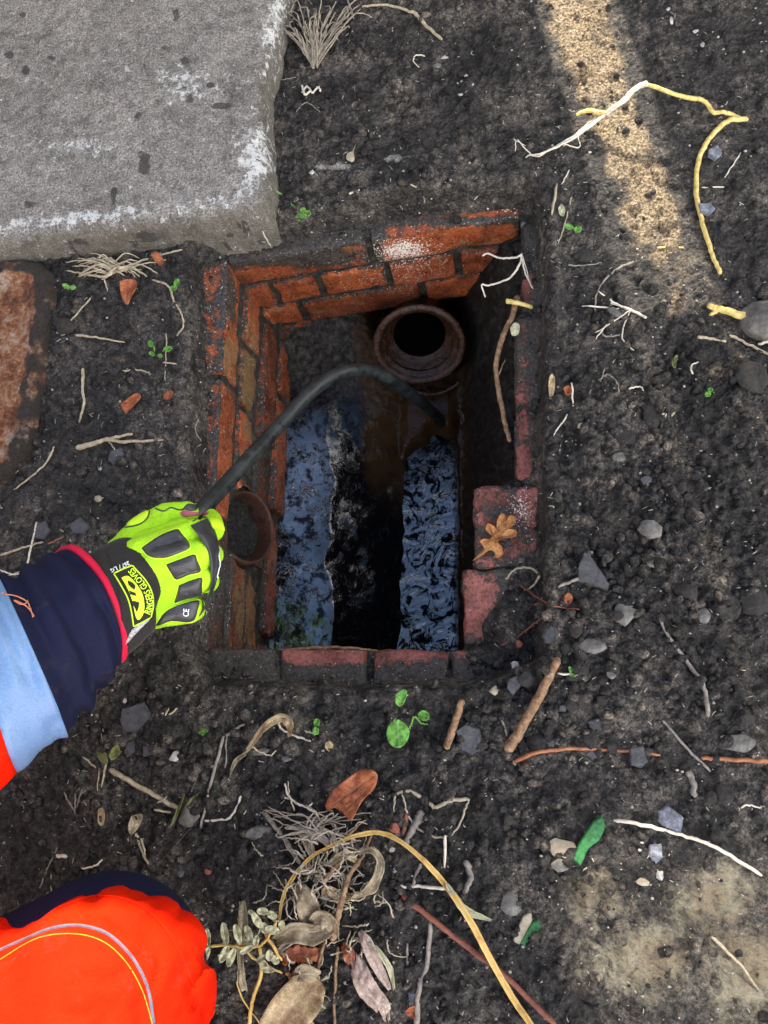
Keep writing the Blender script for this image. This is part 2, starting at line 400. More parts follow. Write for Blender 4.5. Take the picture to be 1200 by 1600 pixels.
# clods: many small domes of earth, densest on the loose heap at the right
clod_dens = [((980, 800), 320, 1.0), ((560, 1300), 420, .55), ((220, 1200), 300, .6), ((600, 150), 300, .45), ((200, 620), 260, .3), ((820, 1080), 120, 1.0)]
def dens(px, py):
    return max(q*math.exp(-((px-c[0])**2+(py-c[1])**2)/(r*r)) for c, r, q in clod_dens)
ix0, iy0 = np.searchsorted(gx, -.84), np.searchsorted(gy, -.52)
clods = []
for _ in range(15000):
    px, py = random.uniform(-60, 1260), random.uniform(-60, 1660)
    if random.random() > dens(px, py)+.12: continue
    c = P(px, py); r = random.choice([.0028, .0032, .004, .005, .0065, .009])*random.uniform(.8, 1.2)
    if random.random() < .03: r *= 1.8
    clods.append((c.x, c.y, r))
for cx, cy, r in clods:
    i0, i1 = np.searchsorted(gx, [cx-1.5*r, cx+1.5*r]); j0, j1 = np.searchsorted(gy, [cy-1.5*r, cy+1.5*r])
    if i1 <= i0 or j1 <= j0: continue
    sx, sy = X[j0:j1, i0:i1], Y[j0:j1, i0:i1]
    a = random.uniform(0, 3.1); e = random.uniform(.7, 1.3)
    dx, dy = (sx-cx)*math.cos(a)+(sy-cy)*math.sin(a), (-(sx-cx)*math.sin(a)+(sy-cy)*math.cos(a))*e
    q = np.clip(1-(dx*dx+dy*dy)/(r*r), 0, 1)
    Z[j0:j1, i0:i1] += r*.75*np.sqrt(q)
# recess around the chamber where the iron frame used to sit
wob = 5*fbm(X, Y, f=22, o=3, s=40)
REC = [(300, 398), (345, 372), (600, 318), (838, 296), (852, 420), (846, 700), (848, 900), (846, 1030), (760, 1062), (560, 1072), (330, 1066), (300, 1000), (306, 700)]
dr = pdist(PX, PY, REC) + wob
rec = ss(-7, 9, dr)
Z = Z*(1-rec) + rec*(ZR - .004 + .006*fbm(X, Y, f=30, o=4, s=50) + .3*Z)
# soil banked up just outside it
Z += .010*np.exp(-((dr+16)/14)**2)*(dr < 4)
CLEAR = [[(742, 757), (834, 755), (834, 850), (790, 900), (770, 1000), (716, 1012)], [(430, 1008), (722, 1016), (718, 1050), (600, 1048), (575, 1062), (520, 1052), (445, 1040)],
         [(352, 413), (560, 345), (830, 312), (812, 345)], [(800, 490), (818, 495), (822, 600), (831, 640), (832, 752), (800, 755)], [(318, 420), (352, 413), (325, 1010), (318, 800), (318, 600)]]
clr = np.zeros_like(X)
for pl in CLEAR: clr = np.maximum(clr, ss(-6, 5, pdist(PX, PY, pl)+1.6*wob))
Z -= .010*clr*rec
# mud heap lying over the near right corner of the rim
Z += .030*np.exp(-(((PX-790)/45)**2+((PY-985)/50)**2)) + .012*np.exp(-(((PX-860)/70)**2+((PY-1060)/60)**2))
Z += .016*np.exp(-(((PX-1000)/170)**2+((PY-800)/260)**2)) + .02*np.exp(-(((PX-500)/200)**2+((PY-1400)/120)**2))
OX, OY = topx(X, Y, 0*X+ZR); OX = np.where(near, OX, 9e3); OY = np.where(near, OY, 9e3)
do = pdist(OX, OY, OPEN) + .6*wob
hole = do > -1.0
Z -= .006*ss(-10, 0, do)
def hz(x, y):
    i = int(np.clip(np.searchsorted(gx, x), 1, len(gx)-1)); j = int(np.clip(np.searchsorted(gy, y), 1, len(gy)-1))
    return float(max(Z[j, i], Z[j-1, i], Z[j, i-1]))
def G(px, py, lift=0.0):                      # photo pixel -> point on (or lift above) the ground
    z = 0.0
    for _ in range(4):
        p = P(px, py, z+lift); z = hz(p.x, p.y)
    return P(px, py, z+lift)
sun_sand = np.zeros_like(X)  # sand colour also carries painted sunlight along the strip and its patches
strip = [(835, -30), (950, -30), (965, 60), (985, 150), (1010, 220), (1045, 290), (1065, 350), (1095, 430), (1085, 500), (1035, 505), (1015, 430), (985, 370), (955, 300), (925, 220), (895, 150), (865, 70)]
sun_sand = ss(-30, 26, pdist(PX, PY, strip)+10*fbm(X, Y, f=30, o=3, s=88))*(.95-.30*np.clip(fbm(X, Y, f=14, o=3, s=87)*2.2, -.2, 1))*(1-.35*ss(380, 480, PY))
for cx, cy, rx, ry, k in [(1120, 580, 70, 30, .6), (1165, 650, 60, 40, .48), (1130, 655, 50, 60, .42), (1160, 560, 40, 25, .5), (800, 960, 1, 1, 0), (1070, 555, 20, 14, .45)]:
    sun_sand = np.maximum(sun_sand, k*np.exp(-(((PX-cx)/rx)**2+((PY-cy)/ry)**2)))
dapple = np.zeros_like(X)  # lower right: dappled sun painted into the soil colour
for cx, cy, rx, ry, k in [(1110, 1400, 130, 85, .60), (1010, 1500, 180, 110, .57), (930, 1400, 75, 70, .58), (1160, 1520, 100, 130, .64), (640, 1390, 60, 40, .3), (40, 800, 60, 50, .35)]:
    dapple = np.maximum(dapple, k*np.exp(-(((PX-cx)/rx)**2+((PY-cy)/ry)**2)))
pale = np.zeros_like(X)
for cx, cy, rx, ry, k in [(520, 264, 45, 8, .62), (620, 250, 35, 9, .6), (235, 505, 30, 30, .32), (55, 790, 60, 45, .38), (800, 320, 34, 8, .62), (700, 240, 60, 60, .08), (1130, 1400, 160, 120, .2)]:
    pale = np.maximum(pale, k*np.exp(-(((PX-cx)/rx)**2+((PY-cy)/ry)**2)))
red = np.zeros_like(X)
for cx, cy, rx, ry, k in [(500, 372, 120, 12, .45), (315, 700, 14, 130, .45), (290, 560, 14, 130, .3), (840, 800, 10, 90, .4), (90, 1290, 120, 130, .15), (540, 1075, 30, 6, .4), (295, 990, 18, 40, .4)]:
    red = np.maximum(red, k*np.exp(-(((PX-cx)/rx)**2+((PY-cy)/ry)**2)))
fa = gridfaces(*X.shape); hf = hole.ravel()
fa = fa[~(hf[fa].any(1))]
V = np.stack([X, Y, Z], -1).reshape(-1, 3)
used = np.zeros(len(V), bool); used[fa.ravel()] = True; idx = np.cumsum(used)-1
ground = mk('ground', V[used], idx[fa], SOIL, attrs={k: a.ravel()[used] for k, a in dict(sun_sand=sun_sand, sun_dapple=dapple, pale=pale, red=red).items()})
tag(ground, kind='structure')

# loose crumbs of soil on top
ico = bmesh.new(); bmesh.ops.create_icosphere(ico, subdivisions=2, radius=1)
IV = np.array([v.co[:] for v in ico.verts]); IF = np.array([[v.index for v in f.verts] for f in ico.faces]); ico.free()
def rock_verts(r, seed, flat=.7, rough=.28, ang=0.0, f=1.7):
    n = fbm(IV[:, 0]+seed*3.1, IV[:, 1]+seed*7.7, IV[:, 2]-seed, f=f, o=2, s=seed % 97)
    v = IV*(1+rough*n)[:, None]
    return v*np.array([r, r*random.uniform(.6, 1), r*flat])
cv, cf, ct_ = [], [], []; base = 0
for k in range(9000):
    px, py = random.uniform(-40, 1240), random.uniform(-40, 1640)
    if random.random() > dens(px, py)*1.0+.05: continue
    if pdist(np.array([px]), np.array([py]), OPEN)[0] > -8: continue
    if (px < 445 and py < 400): continue
    r = random.choice([.0016, .002, .0024, .003, .004, .0052, .0066])*random.uniform(.8, 1.3)
    p = G(px, py); v = rock_verts(r, k, .8, .45)
    a = random.uniform(0, 6.3); ca, sa = math.cos(a), math.sin(a)
    v = np.stack([v[:, 0]*ca-v[:, 1]*sa+p.x, v[:, 0]*sa+v[:, 1]*ca+p.y, v[:, 2]+p.z+r*.15], -1)
    cv.append(v); cf.append(IF+base); base += len(v); ct_.append(np.full(len(v), random.random()**2))
crumbs = mk('soil_crumbs', np.concatenate(cv), np.concatenate(cf), CRUMB, attrs=dict(tint=np.concatenate(ct_)))
tag(crumbs, 'small dark crumbs of loose soil scattered over the ground', 'soil', kind='stuff')

# ------------------------------------------------------------------ bricks
def box_shell(L, W, H, st=.005):
    nx, ny, nz = [max(2, int(round(q/st))) for q in (L, W, H)]
    vs, fs, b = [], [], 0
    for ax, (n1, n2, l1, l2, l0) in enumerate(((ny, nz, W, H, L), (nz, nx, H, L, W), (nx, ny, L, W, H))):
        for s in (-1, 1):
            a, c = np.meshgrid(np.linspace(-.5, .5, n1+1)*l1, np.linspace(-.5, .5, n2+1)*l2, indexing='ij')
            q = np.zeros(a.shape+(3,)); q[..., (ax+1) % 3] = a; q[..., (ax+2) % 3] = c; q[..., ax] = s*l0/2
            f = gridfaces(*a.shape)
            if s > 0: f = f[:, ::-1]
            vs.append(q.reshape(-1, 3)); fs.append(f[:, ::-1]+b); b += a.size
    return np.concatenate(vs), np.concatenate(fs)
def brick_geo(L, W, H, seed, rnd=.003, rough=.0022, chip=.006, deep=1):
    v, f = box_shell(L, W, H)
    half = np.array([L, W, H])/2
    inner = np.clip(v, -(half-rnd), half-rnd); d = v-inner; ln = np.linalg.norm(d, axis=1, keepdims=True)
    v = inner + d/np.maximum(ln, 1e-9)*np.minimum(ln, rnd)
    n = fbm(v[:, 0]+seed, v[:, 1]-seed*2, v[:, 2]+seed*.3, f=38, o=4, s=seed % 89)
    edge = (np.abs(v)/half); e2 = np.sort(edge, axis=1)[:, 1]
    ch = np.clip(fbm(v[:, 0]-seed, v[:, 1], v[:, 2]+seed, f=24, o=3, s=seed % 71)-.05, 0, 1)*np.clip((e2-.72)/.28, 0, 1)
    v = v*(1+0*n[:, None]) + (v-0)/np.maximum(np.linalg.norm(v, axis=1, keepdims=True), 1e-6)*(rough*n*1.6 - chip*3.0*ch)[:, None]
    eg = np.maximum(0, (np.sort(np.abs(v)/half, axis=1)[:, 1]-.80)/.20)
    return v, f, np.maximum(eg, 1.3*(v[:, 2] > half[2]-.004)*deep)
class Wall:
    def __init__(s): s.v, s.f, s.a, s.b = [], [], {k: [] for k in ('tint', 'stain', 'dirt', 'salt')}, 0
    def add(s, c, u, n, L, W, H, seed, tint=None, stain=0, dirt=0, salt=0, tilt=0, pipe=None, **kw):
        v, f, eg = brick_geo(L, W, H, seed, deep=float(c[2] < ZR-H0), **kw)
        if tilt:
            ct, st_ = math.cos(tilt), math.sin(tilt); v = np.stack([v[:, 0]*ct-v[:, 2]*st_, v[:, 1], v[:, 0]*st_+v[:, 2]*ct], -1)
        u = np.array(u); n = np.array(n); c = np.array(c)
        p = c + v[:, :1]*u + v[:, 1:2]*n + v[:, 2:]*np.array([0, 0, 1.])
        if pipe is not None:
            pc, pr = pipe; d = p-pc; a = d@u; z = d[:, 2]; r = np.hypot(a, z)
            k = np.where(r < pr, pr/np.maximum(r, 1e-4), 1.0); f = f[~(r < pr*.985)[f].all(1)]
            if (r < pr).mean() > .8: return
            p = p + (a*(k-1))[:, None]*u + np.stack([0*z, 0*z, z*(k-1)], -1)
        s.v.append(p); s.f.append(f+s.b); s.b += len(p)
        tint = random.random() if tint is None else tint
        for k, val in dict(tint=tint, stain=stain, dirt=dirt, salt=salt).items():
            s.a[k].append((val(p) if callable(val) else np.full(len(p), float(val))) + (.17*np.clip(eg, 0, 1)**2 if k == 'dirt' else 0))
    def build(s, name, mat, par=None):
        o = mk(name, np.concatenate(s.v), np.concatenate(s.f), mat, attrs={k: np.concatenate(a) for k, a in s.a.items()})
        if par: adopt(o, par)
        return o
A = P(352, 413, ZR); B = P(812, 338, ZR); D = P(322, 1012, ZR); E = P(719, 1015, ZR); Rf = P(806, 482, ZR); Rn = P(803, 900, ZR)
chamber = empty('inspection_chamber', 'open brick-lined drain chamber sunk in dark soil', 'drain chamber', P(580, 700, -.42))
def npx(p): return topx(p[:, 0], p[:, 1], p[:, 2])
def unit(a, b):
    d = b-a; d.z = 0; L = d.length; d.normalize(); return d, L
H0, GAP = .0635, .0115
def backing(a, b, nin, z0, z1, name, pipe=None, off=.0055, lf=None):
    """recessed mortar bed behind the bricks"""
    u, L = unit(a, b); nu, nz = int(L/.005), int((z0-z1)/.005)
    U, ZZ = np.meshgrid(np.linspace(0, L, nu), np.linspace(z0, z1, nz))
    k = off + .0028*fbm(U, ZZ, f=60, o=4, s=5) - (lf(U-.05, ZZ) if lf else 0)
    bx = a.x+u.x*U-nin.x*k; by = a.y+u.y*U-nin.y*k
    f = gridfaces(*U.shape)
    v = np.stack([bx, by, ZZ], -1).reshape(-1, 3)
    if pipe is not None:
        pc, pr = pipe; d = v-pc; r = np.hypot(d@np.array(u), d[:, 2]); ins = r < pr
        f = f[~ins[f].all(1)]
    o = mk(name, v, f, MORT); o.data.flip_normals()
    return adopt(o, chamber)
MORT = m_simple('dirty_mortar', (.008, .007, .006), (.028, .024, .019), 60, .8, .006, c3=(.10, .085, .06))
# far wall
u, L = unit(A, B); nin = Vector((u.y, -u.x, 0))          # toward the viewer (-y)
W = Wall()
def xat(px, py0, py1, z): return (P(px, np.interp(px, [352, 812], [py0, py1]), z)-A).dot(u)
def salt_far(p):
    qx, qy = npx(p)
    return .36*np.exp(-(((qx-630)/42)**2+((qy-390)/16)**2)) + .10*np.exp(-(((qx-620)/90)**2+((qy-425)/30)**2)) + .13 + .25*np.exp(-(((qx-800)/30)**2+((qy-322)/10)**2))
def dirt_far(p):
    qx, qy = npx(p)
    top = np.clip((p[:, 2]-(ZR-.008))/.006, 0, 1)
    return .04 + .30*top*(1-.9*ss(540, 640, qx)) + .75*np.exp(-(((qx-470)/75)**2+((qy-402)/13)**2)) + .16*np.exp(-(((qx-590)/14)**2+((qy-400)/50)**2)) + .25*np.exp(-((qy-345)/9)**2) + .3*np.exp(-(((qx-370)/30)**2+((qy-400)/20)**2))
seed = 11
spec_far = [[(352, 572), (577, 815)], [(372, 428), (430, 500), (503, 605), (609, 713), (717, 812)], [(352, 472), (476, 660), (664, 812)], [(352, 500)]]
for ci, row in enumerate(spec_far):
    zt = ZR - ci*(H0+GAP); yo = ci*50
    inset = [0, .002, .001, -.002][ci]
    r0 = [(0, xat(b_, 413+yo*.9, 338+yo*1.05, zt)) for b_ in ()]
    for (xa, xb) in row:
        sA = xat(xa, 413+yo*.95, 338+yo*1.02, zt-H0/2); sB = xat(xb, 413+yo*.95, 338+yo*1.02, zt-H0/2)
        if ci == 0: sA, sB = xat(xa, 413, 338, zt), xat(xb, 413, 338, zt)
        sA = max(sA, -.02); sB = min(sB, L+.03)
        if sB-sA < .02: continue
        seed += 1
        c = A + u*((sA+sB)/2) - nin*(.051-inset-random.uniform(-.003, .002)); c.z = zt-H0/2
        W.add(c, u, nin, (sB-sA)-.007, .102, H0, seed, tint=random.uniform(.3, 1), dirt=dirt_far, salt=salt_far, stain=.08,
              tilt=random.uniform(-.012, .012), chip=.004)
adopt(W.build('far_wall', BRICK), chamber); tag(bpy.data.objects['far_wall'])
backing(A-u*.02, B+u*.03, nin, ZR-.012, ZR-.222, 'mortar')
# left wall, with the side inlet
ul, Ll = unit(D, A); nl = Vector((ul.y, -ul.x, 0))
pc_ = P(385, 826, -.158)
sp = (pc_-D).dot(ul); pc = D+ul*sp; pc.z = -.150
pipeC = np.array(pc); PR = .062
W = Wall(); seed = 100
def stain_l(p):
    qx, qy = npx(p); return .0+.42*np.exp(-(((qx-392)/14)**2+((qy-600)/110)**2)) + .5*np.exp(-(((qx-388)/22)**2+((qy-960)/60)**2)) + .3*np.exp(-(((qx-360)/20)**2+((qy-560)/50)**2))
def dirt_l(p):
    qx, qy = npx(p); top = np.clip((p[:, 2]-(ZR-.006))/.005, 0, 1)
    return .04 + .17*top + .10*ss(780, 960, qy) + .6*np.exp(-(((qx-330)/22)**2+((qy-900)/60)**2)) + .35*np.exp(-(((qx-360)/14)**2+((qy-470)/40)**2)) + .25*np.exp(-(((qx-395)/20)**2+((qy-740)/40)**2))
def lean(s_, z_): return (ZR-z_)/.3*(.008+.034*np.clip(s_/Ll, 0, 1.1))
pc = pc+nl*float(lean(sp, -.15)); pipeC = np.array(pc)
for ci in range(6):
    zt = ZR-ci*(H0+GAP); s0 = -.03 - [0, .13, .05, .16, .02, .1][ci]; far = Ll+(.015 if ci < 1 else .03 if ci == 1 else .15)
    while s0 < far:
        bl = .215 if ci % 2 == 0 or random.random() < .4 else .105
        e = min(s0+bl, far)
        if e-s0 > .03:
            seed += 1
            c = D+ul*((s0+e)/2)-nl*(.051-random.uniform(-.003, .003)-lean((s0+e)/2, zt-H0/2)); c.z = zt-H0/2
            W.add(c, ul, nl, e-s0-.006, .102, H0, seed, dirt=dirt_l, salt=.16, stain=stain_l, tilt=random.uniform(-.02, .02), pipe=(pipeC, PR+.004), chip=.006,
                  tint=random.choice([0, .15, .3, .6, .8, 1]))
        s0 = e+.005
adopt(W.build('left_wall', BRICK), chamber)
backing(D-ul*.05, A+ul*.15, nl, ZR-.012, ZR-.44, 'mortar', pipe=(pipeC, PR-.004), lf=lean)
# near wall and right wall: rim bricks
un, Ln = unit(D, P(735, 1016, ZR)); nn = Vector((-un.y, un.x, 0))
W = Wall()
def dirt_n(p):
    qx, qy = npx(p)
    return .13 + .25*ss(1022, 1052, qy) + .2*ss(455, 425, qx) - .42*np.exp(-(((qx-470)/26)**2+((qy-1020)/12)**2)) - .42*np.exp(-(((qx-520)/40)**2+((qy-1022)/12)**2)) - .3*np.exp(-(((qx-640)/60)**2+((qy-1020)/7)**2)) -.3*np.exp(-(((qx-588)/6)**2+((qy-1040)/18)**2))
for (xa, xb) in [(322, 430), (438, 572), (583, 700), (706, 800)]:
    seed += 1; sA = (P(xa, 1013, ZR)-D).dot(un); sB = (P(xb, 1013, ZR)-D).dot(un)
    c = D+un*((sA+sB)/2)-nn*.1; c.z = ZR-H0/2
    W.add(c, un, nn, sB-sA, .2, H0, seed, dirt=dirt_n, salt=.1, tint=random.random(), rnd=.007)
for ci in range(1, 6):
    s0 = -.02
    while s0 < Ln:
        seed += 1; c = D+un*(s0+.105)-nn*.055; c.z = ZR-ci*(H0+GAP)-H0/2
        W.add(c, un, nn, .205, .102, H0, seed, dirt=.1, salt=0); s0 += .215
adopt(W.build('near_wall', PINK), chamber)
W = Wall()
Ra = P(811, 345, ZR); Rb = P(803, 1010, ZR)
ur, Lr = unit(Rb, Ra); nr = Vector((-ur.y, ur.x, 0))
def dirt_r(p):
    qx, qy = npx(p)
    return .30 - .30*np.exp(-(((qx-812)/12)**2+((qy-640)/35)**2)) - .55*np.exp(-(((qx-815)/18)**2+((qy-735)/32)**2)) - .3*np.exp(-(((qx-822)/9)**2+((qy-455)/24)**2))
for (ya, yb, off) in [(752, 632, 0), (628, 494, .002), (478, 350, -.006)]:
    seed += 1; sA = (P(805, ya, ZR)-Rb).dot(ur); sB = (P(805, yb, ZR)-Rb).dot(ur)
    c = Rb+ur*((sA+sB)/2)-nr*(.051-off); c.z = ZR-H0/2
    W.add(c, ur, nr, sB-sA, .102, H0, seed, dirt=dirt_r, salt=.1, tint=.3, rnd=.007)
for ci in range(1, 6):
    s0 = -.02-(ci % 2)*.1
    while s0 < Lr:
        seed += 1; c = Rb+ur*(s0+.105)-nr*.058; c.z = ZR-ci*(H0+GAP)-H0/2
        W.add(c, ur, nr, .205, .102, H0, seed, dirt=.15, salt=0); s0 += .215
adopt(W.build('right_wall', PINK), chamber)
W = Wall()
def dirt_b(p):
    qx, qy = npx(p)
    return .18 + .08*np.exp(-(((qx-775)/22)**2+((qy-850)/35)**2)) + .45*ss(770, 800, qx)*ss(860, 900, qy) + .5*ss(745, 780, qx)*ss(930, 970, qy) - .25*np.exp(-(((qx-740)/30)**2+((qy-950)/40)**2))
def salt_b(p):
    qx, qy = npx(p); return .1 + .25*np.exp(-(((qx-815)/20)**2+((qy-800)/35)**2))
for (x0, x1, y0, y1, sd_) in [(741, 852, 758, 887, 1), (724, 845, 889, 1006, 2)]:
    a = P(x0, (y0+y1)/2, ZR+.002); b = P(x1, (y0+y1)/2, ZR+.002); Ly = (P(x0, y0, ZR)-P(x0, y1, ZR)).length
    c = (a+b)/2; c.z = ZR+.004-H0/2
    W.add(c, un, nn, (b-a).length, Ly, H0, 400+sd_, dirt=dirt_b, salt=salt_b, tint=.7, rnd=.006, chip=.016, rough=.0045)
adopt(tag(W.build('broken_ledge_bricks', PINK)), chamber)
PLUG = m_simple('loose_soil', (.003, .003, .003), (.016, .015, .014), 180, .95, .006, c3=(.055, .052, .048))
# side inlet pipe (clay, choked with dirt)
def lathe(prof, c, ax, name, mat, n=64, wob=0, seed=0):
    ax = Vector(ax).normalized(); t = ax.orthogonal().normalized(); b = ax.cross(t)
    v = []
    for i, (r, h) in enumerate(prof):
        for k in range(n):
            a = 2*math.pi*k/n; rr = r*(1+wob*math.sin(3*a+seed+i*.3)); v.append(Vector(c)+t*rr*math.cos(a)+b*rr*math.sin(a)+ax*h)
    f = [(i*n+k, i*n+(k+1) % n, (i+1)*n+(k+1) % n, (i+1)*n+k) for i in range(len(prof)-1) for k in range(n)]
    return mk(name, v, f, mat)
IAX = (-nl-Vector((0, 0, .55))).normalized(); IV2 = ul.cross(IAX).normalized()
ring = lathe([(.060, .10), (.060, -.001), (.0585, -.004), (.056, -.005), (.0545, -.003), (.0535, .0), (.053, .03), (.053, .12)], pc-IAX*.004, IAX, 'inlet_pipe', CLAYD, wob=.02)
adopt(ring, chamber)
n = 44; U, Q = np.meshgrid(np.linspace(-.054, .054, n), np.linspace(-.054, .054, n))
dep = .026 + .010*fbm(U, Q, f=60, o=4, s=77, g=.75)
pts = np.array(pc)+U[..., None]*np.array(ul)+dep[..., None]*np.array(IAX)+Q[..., None]*np.array(IV2)
gf_ = gridfaces(n, n); kp = (np.hypot(U, Q) < .0565).ravel(); o = mk('dirt_plug', pts.reshape(-1, 3), gf_[kp[gf_].all(1)], PLUG); o.data.flip_normals(); adopt(o, chamber)

# floor: benching, channel and silt
P0 = P(435, 1005, -.335); xw0 = D.x-.03
fx = np.arange(-.42, .06, .0024); fy = np.arange(-.0, .84, .0024)
FX, FY = np.meshgrid(fx, fy)
QX, QY = topx(FX, FY, 0*FX-.335)
QW = QX + 13*fbm(FX, FY, f=13, o=3, s=71) + 1.5*fbm(FX, FY, f=50, o=2, s=72)
zf = np.interp(QW, [380, 436, 516, 632, 800], [-.304, -.317, -.332, -.418, -.418])
cl = 632+7*np.sin(QY/60.)+7*fbm(FX, FY, f=22, o=3, s=82) ; cr = 718 + 0*QY
bench = ss(505, 640, QX)
end = ss(600, 680, QY)                        # 0 at the far end of the channel
zf = zf*end + (1-end)*(.7*zf-.3*.33)
inch = ss(cl-8, cl+12, QX)*ss(cr+8, cr-6, QX)
QEND = QY+30*fbm(FX, FY, f=18, o=3, s=81)-.016*(QX-672)**2
zf -= .03*inch*ss(640, 700, QEND)
zf += .022*inch*ss(705, 650, QEND)*ss(560, 620, QY)
right = ss(696, 718, QX+4*fbm(FX, FY, f=30, o=3, s=73))
zf = zf*(1-right) + right*(-.35 + .17*ss(718, 800, QX))
zf += .085*ss(615, 500, QY)*(1-.2*ss(560, 600, QX))
zf += np.where(QX > 700, .03*ss(650, 520, QY), 0)
zf += .02*np.exp(-(((QX-600)/70)**2+((QY-640)/60)**2))
wet = ss(585, 640, QY)*ss(735, 715, QX)
zf += (1-wet)*(.009*fbm(FX, FY, f=36, o=4, s=60, g=.68)+.0035*fbm(FX, FY, f=180, o=2, s=61)) + wet*(.0012*fbm(FX, FY, f=14, o=3, s=62)+.0003*fbm(FX, FY, f=90, o=2, s=63))
# fall down behind the far wall
PA = np.array([-.06, math.cos(math.radians(31)), -math.sin(math.radians(31))]); PA /= np.linalg.norm(PA)
PCn = np.array(P(655, 540, -.235))
d = np.stack([FX, FY, zf], -1)-PCn; al = d@PA; rr = np.linalg.norm(d-al[..., None]*PA, axis=-1)
fh = ((rr < .076) & (al > -.03))
# dark hollow around the socket
zf = np.where(al > -.02, np.minimum(zf, zf-.05*ss(.105, .08, rr)*ss(-.02, .02, al)), zf)
brown = ss(540, 580, QX)*ss(740, 700, QX)*ss(860, 700, QY)*.7 + .5*ss(705, 715, QX)*ss(745, 735, QX)
ff = gridfaces(*FX.shape); ff = ff[~fh.ravel()[ff].any(1)]
o = mk('benching', np.stack([FX, FY, zf], -1).reshape(-1, 3), ff, MUD, attrs=dict(wet=wet.ravel(), refl=(wet*(1-.6*ss(492, 530, QW+18*fbm(FX, FY, f=30, o=3, s=84))-.36*ss(520, 590, QW))*ss(610, 760, QY+.25*(QX-440))).ravel(), mud_shade=np.clip(ss(690, 720, QX)+.3*ss(560, 520, QX), 0, 1).ravel(), brown=brown.ravel()))
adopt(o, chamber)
# stoneware socket of the main pipe
prof = [(.050, .16), (.056, .022), (.077, .008), (.0815, 0), (.0805, -.004), (.077, -.006), (.071, -.005), (.0675, 0), (.067, .006), (.0605, .008), (.0605, .012), (.062, .013), (.0615, .018), (.0575, .020), (.0575, .024), (.059, .025), (.0585, .027), (.054, .029), (.053, .032), (.0475, .034), (.0465, .036)]
pipe = lathe(prof, PCn, PA, 'outlet_pipe', CLAY, n=96); adopt(pipe, chamber)
# lip of the half-round channel below the socket
hp = []
t_ = Vector(PA).cross(Vector((0, 0, 1))).normalized(); b_ = t_.cross(Vector(PA)).normalized()
adopt(lathe([(.0465, .0355), (.0465, .20), (.0452, .24), (.0001, .241)], PCn, PA, 'pipe_bore', m_simple('bore_shade', (.004, .003, .002), (.01, .008, .006), 40, .3), n=48), chamber)  # bore coloured near black, painting in the darkness of the hole
def strip_tube(name, pts, r, mat, **k):
    v, f = tube_geo(smooth_path([P(*q) for q in pts], 8), r, seg=10, **k); return adopt(mk(name, v, f, mat), chamber)
# water
wv = []; nyw, nxw = 150, 50
WY, WXX = np.meshgrid(np.linspace(1040, 655, nyw), np.linspace(620, 724, nxw), indexing='ij')
wp = np.zeros(WY.shape+(3,)); zwv = -.410
for i in range(nyw):
    for j in range(nxw):
        wp[i, j] = P(float(WXX[i, j]), float(WY[i, j]), zwv)
wp[..., 2] += .0013*fbm(wp[..., 0], wp[..., 1], f=34, o=3, s=90) + .0005*fbm(wp[..., 0], wp[..., 1], f=110, o=2, s=91)
water = mk('water', wp.reshape(-1, 3), gridfaces(nyw, nxw)[:, ::-1], WATER, attrs=dict(clear=(ss(690, 800, WY+25*fbm(WY*.05, WXX*.05, f=1, o=2, s=4))*.75+.25).ravel())); tag(water, kind='structure')  # clear only dims the mirrored sky toward the far end by lowering the IOR
if water.data.polygons[0].normal.z < 0: water.data.flip_normals()

def earth():
    x0, x1, y0, y1, zb, zt = -.62, .20, -.12, .95, -.75, -.03
    c = [(x0, y0), (x1, y0), (x1, y1), (x0, y1)]; v = [(a, b, z) for z in (zb, zt-.03) for a, b in c]
    o = mk('chamber_surround', v, [(0, 1, 2, 3), (0, 4, 5, 1), (1, 5, 6, 2), (2, 6, 7, 3), (3, 7, 4, 0)], DARKC, smooth=False); adopt(o, chamber)
earth()
# ------------------------------------------------------------------ slab and rusty cover (thick bodies)
def body(name, poly, top, R, mat, attrf, step=.0035, zb=-.03, noise=.0012, rim=0):
    ps = np.array([P(a, b)[:2] for a, b in poly])
    xs = np.arange(ps[:, 0].min()-.02, ps[:, 0].max()+.02, step); ys = np.arange(ps[:, 1].min()-.02, ps[:, 1].max()+.02, step)
    x, y = np.meshgrid(xs, ys)
    d = pdist(x, y, [tuple(q) for q in ps]) + .006*fbm(x, y, f=22, o=4, s=31, g=.6)
    k = np.clip(d/R, 0, 1)
    z = zb + (top-zb)*np.clip(.55*ss(-.001, .005, d)+.45*np.sqrt(1-(1-k)**2), 0, 1)
    z = z + ss(0, .01, d)*noise*fbm(x, y, f=45, o=4, s=33, g=.65) + .002*fbm(x, y, f=5, o=2, s=35)
    if rim: z = z + rim*ss(.034, .026, d)*ss(0, .006, d)
    bad = d < -step*1.5
    f = gridfaces(*x.shape); f = f[~bad.ravel()[f].any(1)]
    qx, qy = topx(x, y, z)
    v = np.stack([x, y, z], -1).reshape(-1, 3)
    us = np.zeros(len(v), bool); us[f.ravel()] = True; ix = np.cumsum(us)-1
    return mk(name, v[us], ix[f], mat, attrs={k_: a.ravel()[us] for k_, a in attrf(qx, qy, d).items()})
